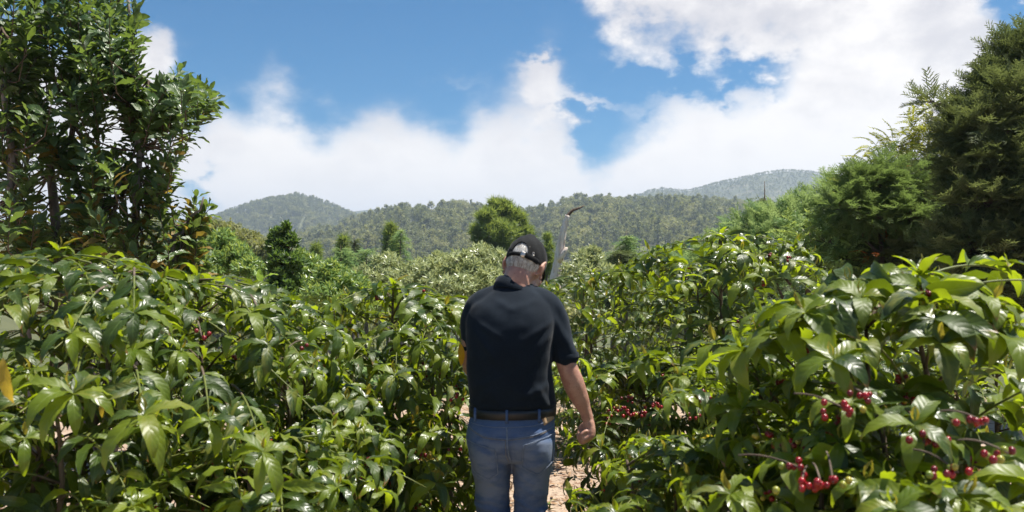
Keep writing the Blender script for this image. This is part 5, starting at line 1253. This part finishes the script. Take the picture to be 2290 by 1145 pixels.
    # cuffs
    for c, d, r in (((.214, 3.485, 1.210), nrm([.19, -.02, -1]), .0500), ((-.1555, 3.549, 1.247), nrm([-.06, .2, -1]), .0505)):
        c = np.array(c); V, F = tube([c - d * .016, c - d * .010, c, c + d * .006, c + d * .006], [r * .99, r * 1.02, r * 1.015, r * 1.0, r * .86], 28, False); q = link('cuff', mesh('cuff', V, F), o, MT['polo']); q.matrix_parent_inverse = inv
    bv = BVHTree.FromObject(o, bpy.context.evaluated_depsgraph_get())
    # raised seams: the yoke across the shoulders' ends
    return o
polo_o = polo()
def obvh(o):
    me = o.data; w = o.matrix_world; 
    return BVHTree.FromPolygons([v.co[:] for v in me.vertices], [p.vertices[:] for p in me.polygons])
def on_back(bv, x, z, off):
    h = bv.ray_cast(Vector((x, 2.5, z)), Vector((0, 1, 0)))
    if h[0] is None: return np.array([x, 3.5, z]), np.array([0, -1., 0])
    return np.array(h[0]) + np.array(h[1]) * off, np.array(h[1])
INV = Matrix.Identity(4)
def seam_on(bv, pts, r, name, parent, mat, off=.0008, n=24):
    pts = np.array(pts, float); d = np.r_[0, np.cumsum(np.linalg.norm(np.diff(pts, axis=0), axis=1))]; t = np.linspace(0, d[-1], n)
    q = [on_back(bv, np.interp(u, d, pts[:, 0]), np.interp(u, d, pts[:, 1]), off)[0] for u in t]
    V, F = tube(q, r, 6); o = link(name, mesh(name, V, F), parent, mat); o.matrix_parent_inverse = INV; return o
def patch_on(bv, poly, name, parent, mat, off=.0026, th=.0026, n=10):
    """a flat piece lying on the back of a garment; poly: four corners or more in (x, z), filled as a fan of rows between left and right edges"""
    P4 = np.array(poly, float); V, F = [], []
    if len(P4) == 5: le, ri = P4[[0, 4, 3]], P4[[1, 2, 3]]
    else: le, ri = P4[[0, 3]], P4[[1, 2]]
    def along(p, t):
        dd = np.r_[0, np.cumsum(np.linalg.norm(np.diff(p, axis=0), axis=1))]; return np.array([np.interp(t * dd[-1], dd, p[:, k]) for k in (0, 1)])
    nu, nv = 12, 14
    for j in range(nv + 1):
        a_, b_ = along(le, j / nv * .985), along(ri, j / nv * .985)
        for i in range(nu + 1):
            q = a_ + (b_ - a_) * i / nu; edge = i in (0, nu) or j in (0, nv)
            V.append(on_back(bv, q[0], q[1], off * (.2 if edge else 1))[0])
    for j in range(nv):
        for i in range(nu): a0 = j * (nu + 1) + i; F += [(a0, a0 + nu + 1, a0 + nu + 2), (a0, a0 + nu + 2, a0 + 1)]
    o = link(name, mesh(name, np.array(V), np.array(F)), parent, mat); o.matrix_parent_inverse = INV; return o
def XZ(px, py): return ((px - 1145) / 563.0, EYE - (py - 590) / 563.0)
def jeans():
    parts = [zloft([(1.018, .003, 3.50, .161, .114), (.985, .002, 3.50, .166, .122), (.95, -.003, 3.50, .171, .128), (.91, -.006, 3.495, .175, .133), (.87, -.005, 3.495, .172, .130), (.83, -.002, 3.50, .160, .112), (.81, .0, 3.5, .13, .09)], 40)]
    L_ = [(.90, -.088, 3.495, .086, .118), (.84, -.086, 3.495, .084, .116), (.78, -.083, 3.495, .0755, .10), (.72, -.079, 3.50, .070, .090), (.64, -.076, 3.505, .0665, .08), (.58, -.075, 3.505, .065, .074), (.5, -.074, 3.505, .064, .071), (.36, -.076, 3.49, .064, .072), (.2, -.077, 3.485, .062, .070), (.035, -.078, 3.485, .064, .076)]
    R_ = [(.90, .082, 3.495, .087, .118), (.84, .082, 3.495, .085, .116), (.78, .080, 3.495, .0765, .10), (.72, .076, 3.495, .071, .090), (.64, .071, 3.495, .0645, .08), (.58, .066, 3.50, .0615, .074), (.5, .066, 3.505, .061, .071), (.36, .068, 3.50, .063, .072), (.2, .07, 3.495, .062, .070), (.035, .072, 3.495, .064, .076)]
    parts += [zloft(L_, 28), zloft(R_, 28)]
    def folds(co, no):
        x, y, z = co[:, 0], co[:, 1], co[:, 2]; f = .0022 * nfield(co, 9, 9, 16, 1) + .0012 * nfield(co, 30, 30, 44, 5)
        back = np.clip((3.56 - y) / .09, 0, 1)
        leg = np.clip((.80 - z) / .06, 0, 1)
        for k, (z0, amp, tl, w, sd) in enumerate(((.625, .008, .35, .010, -1), (.603, .007, -.25, .009, -1), (.64, .006, -.4, .009, 1), (.612, .008, .3, .010, 1), (.66, .004, .2, .008, -1), (.585, .007, .1, .009, 0), (.56, .006, -.2, .009, 0), (.53, .005, .25, .009, 0), (.70, .003, -.35, .010, 1), (.735, .003, .4, .010, -1))):
            m = np.ones_like(x) if sd == 0 else (np.sign(x) == sd) * 1.0
            f += m * amp * np.exp(-((z - z0 - tl * (abs(x) - .075) - .006 * np.sin(x * 60)) / w) ** 2) * back
        for (x0, z0, dx, dz, amp, w, ln) in ((.03, .83, .85, .35, .005, .009, .10), (-.03, .83, -.85, .35, .005, .009, .10), (.03, .80, .9, .1, .0045, .009, .11), (-.03, .80, -.9, .15, .0045, .009, .11), (.14, .93, -.7, .1, .004, .01, .09), (-.14, .935, .8, -.1, .004, .01, .09), (.06, .955, .9, .2, .0035, .008, .08), (.02, .77, .8, -.45, .004, .009, .1), (-.02, .77, -.8, -.4, .004, .009, .1)):
            u = nrm([dx, dz]); a = (x - x0) * u[0] + (z - z0) * u[1]; b = -(x - x0) * u[1] + (z - z0) * u[0]; f += amp * np.exp(-(b / w) ** 2) * np.exp(-((a - ln * .5) / (ln * .5)) ** 2) * np.clip((3.5 - y) / .06, 0, 1)
        # the cleft of the seat
        f -= .010 * np.exp(-(x / .012) ** 2) * np.clip((.93 - z) / .06, 0, 1) * np.clip((z - .80) / .03, 0, 1) * np.clip((3.5 - y) / .06, 0, 1)
        return co + no * f[:, None]
    o = union('jeans', parts, .006, 5, MAN, MT['denim'], folds)
    bv = obvh(o)
    def pk(poly, nm='back_pocket'): 
        pts = [XZ(*p) for p in poly]; q = patch_on(bv, pts, nm, o, MT['denim']); 
        edge = seam_on(bv, pts[:1] + pts[1:] + pts[:1], .0016, 'pocket_seam', o, MT['denim_seam'], .0042, 60); return q
    pk([(1048, 972), (1110, 987), (1114, 1042), (1094, 1054), (1062, 1038)]); pk([(1169, 977), (1238, 958), (1232, 1018), (1200, 1044), (1167, 1026)])
    def seam(p, nm='seam', r=.0017, mat='denim_seam', off=.001): return seam_on(bv, [XZ(*q) for q in p], r, nm, o, MT[mat], off)
    seam([(1045, 943), (1085, 960), (1134, 964), (1190, 958), (1240, 944)]); seam([(1045, 946), (1085, 963), (1134, 967), (1190, 961), (1240, 947)], 'seam', .0009, 'thread')
    seam([(1134, 940), (1135, 970), (1138, 1000), (1143, 1017)], 'centre_seam', .003); seam([(1131, 966), (1132, 1000), (1138, 1016)], 'centre_seam', .0009, 'thread', .0016)
    seam([(1050, 936), (1090, 940), (1134, 940), (1190, 938), (1238, 928)], 'waistband_seam', .0013)
    patch_on(bv, [XZ(1206, 911), XZ(1234, 902), XZ(1236, 930), XZ(1214, 940)], 'leather_patch', o, MT['patch'], .006)
    # belt and its loop
    rs = []; n = 60
    V, F = [], []
    prof = ((.9985, .0), (1.001, .0035), (1.0, .004))
    for i in range(n):
        a = 2 * math.pi * i / n
        for z, k in ((.984, .001), (.985, .0055), (1.006, .0075), (1.019, .0065), (1.0205, .002)):
            cx, cy, rx, ry = .0025, 3.5, .1655 + k, .1215 + k; c, s = math.cos(a), math.sin(a); c = math.copysign(abs(c) ** (2 / 2.2), c); s = math.copysign(abs(s) ** (2 / 2.2), s)
            V.append((cx + rx * c, cy + ry * s, z + .006 * math.cos(a) * .3))
    for i in range(n):
        for j in range(5): a0, b0 = i * 5 + j, ((i + 1) % n) * 5 + j; a1, b1 = i * 5 + (j + 1) % 5, ((i + 1) % n) * 5 + (j + 1) % 5; F += [(a0, b0, b1), (a0, b1, a1)]
    b = link('belt', mesh('belt', np.array(V), np.array(F)), MAN, MT['belt'])
    bb = obvh(b)
    for px in (1134, 1066, 1203):
        x, zt = XZ(px, 902); q = [on_back(bb, x, z, .003)[0] for z in np.linspace(1.018, .986, 6)]; q = [np.array([x, 3.5 - .1 + 0, 0])][:0] + q
        e0, _ = on_back(bv, x, .972, .002); e1 = q[0] + [0, .004, .006]
        pts = np.array([e1] + q + [e0]); rs = [(p, (.0052, 0, 0), (0, .0016, .0002)) for p in pts]; V, F = rings(rs, 10, 4)
        k = link('belt_loop', mesh('belt_loop', V, F), o, MT['denim']); k.matrix_parent_inverse = INV
    for s, cx, cy in ((-1, -.078, 3.485), (1, .072, 3.495)):
        V, F = cat([limb([(cx, cy - .06, .045), (cx, cy + .02, .05), (cx + .008 * s, cy + .13, .035), (cx + .01 * s, cy + .18, .03)], [.038, .042, .040, .028], 16), rings([((cx, cy - .1, .012), (.034, 0, 0), (0, 0, .012)), ((cx, cy - .05, .012), (.04, 0, 0), (0, 0, .012)), ((cx + .008 * s, cy + .12, .012), (.048, 0, 0), (0, 0, .012)), ((cx + .01 * s, cy + .21, .014), (.03, 0, 0), (0, 0, .01))], 16, 3)])
        link('shoe', mesh('shoe', V, F), MAN, MT['shoe'])
jeans()

# ------------------------------------------------------------------ the air
def haze():
    m = bpy.data.materials.new("haze"); m.use_nodes = True; nt = m.node_tree; nt.nodes.clear(); out = NN(nt, "ShaderNodeOutputMaterial"); v = NN(nt, "ShaderNodeVolumePrincipled")
    v.inputs["Color"].default_value = (.66, .80, 1.0, 1); v.inputs["Density"].default_value = HAZE; v.inputs["Anisotropy"].default_value = .2
    nt.links.new(v.outputs[0], out.inputs["Volume"])
    x0, x1, y0, y1, z0, z1 = -5050, 5050, -5050, 5050, -20, 206
    V = [(x, y, z) for x in (x0, x1) for y in (y0, y1) for z in (z0, z1)]; F = [(0, 1, 3, 2), (4, 6, 7, 5), (0, 4, 5, 1), (2, 3, 7, 6), (0, 2, 6, 4), (1, 5, 7, 3)]
    o = link("haze", mesh("haze", V, F, smooth=False), None, m); tag(o, "pale blue haze in the air over the valley", None, None, 'stuff')
HAZE = 0.00034
haze()
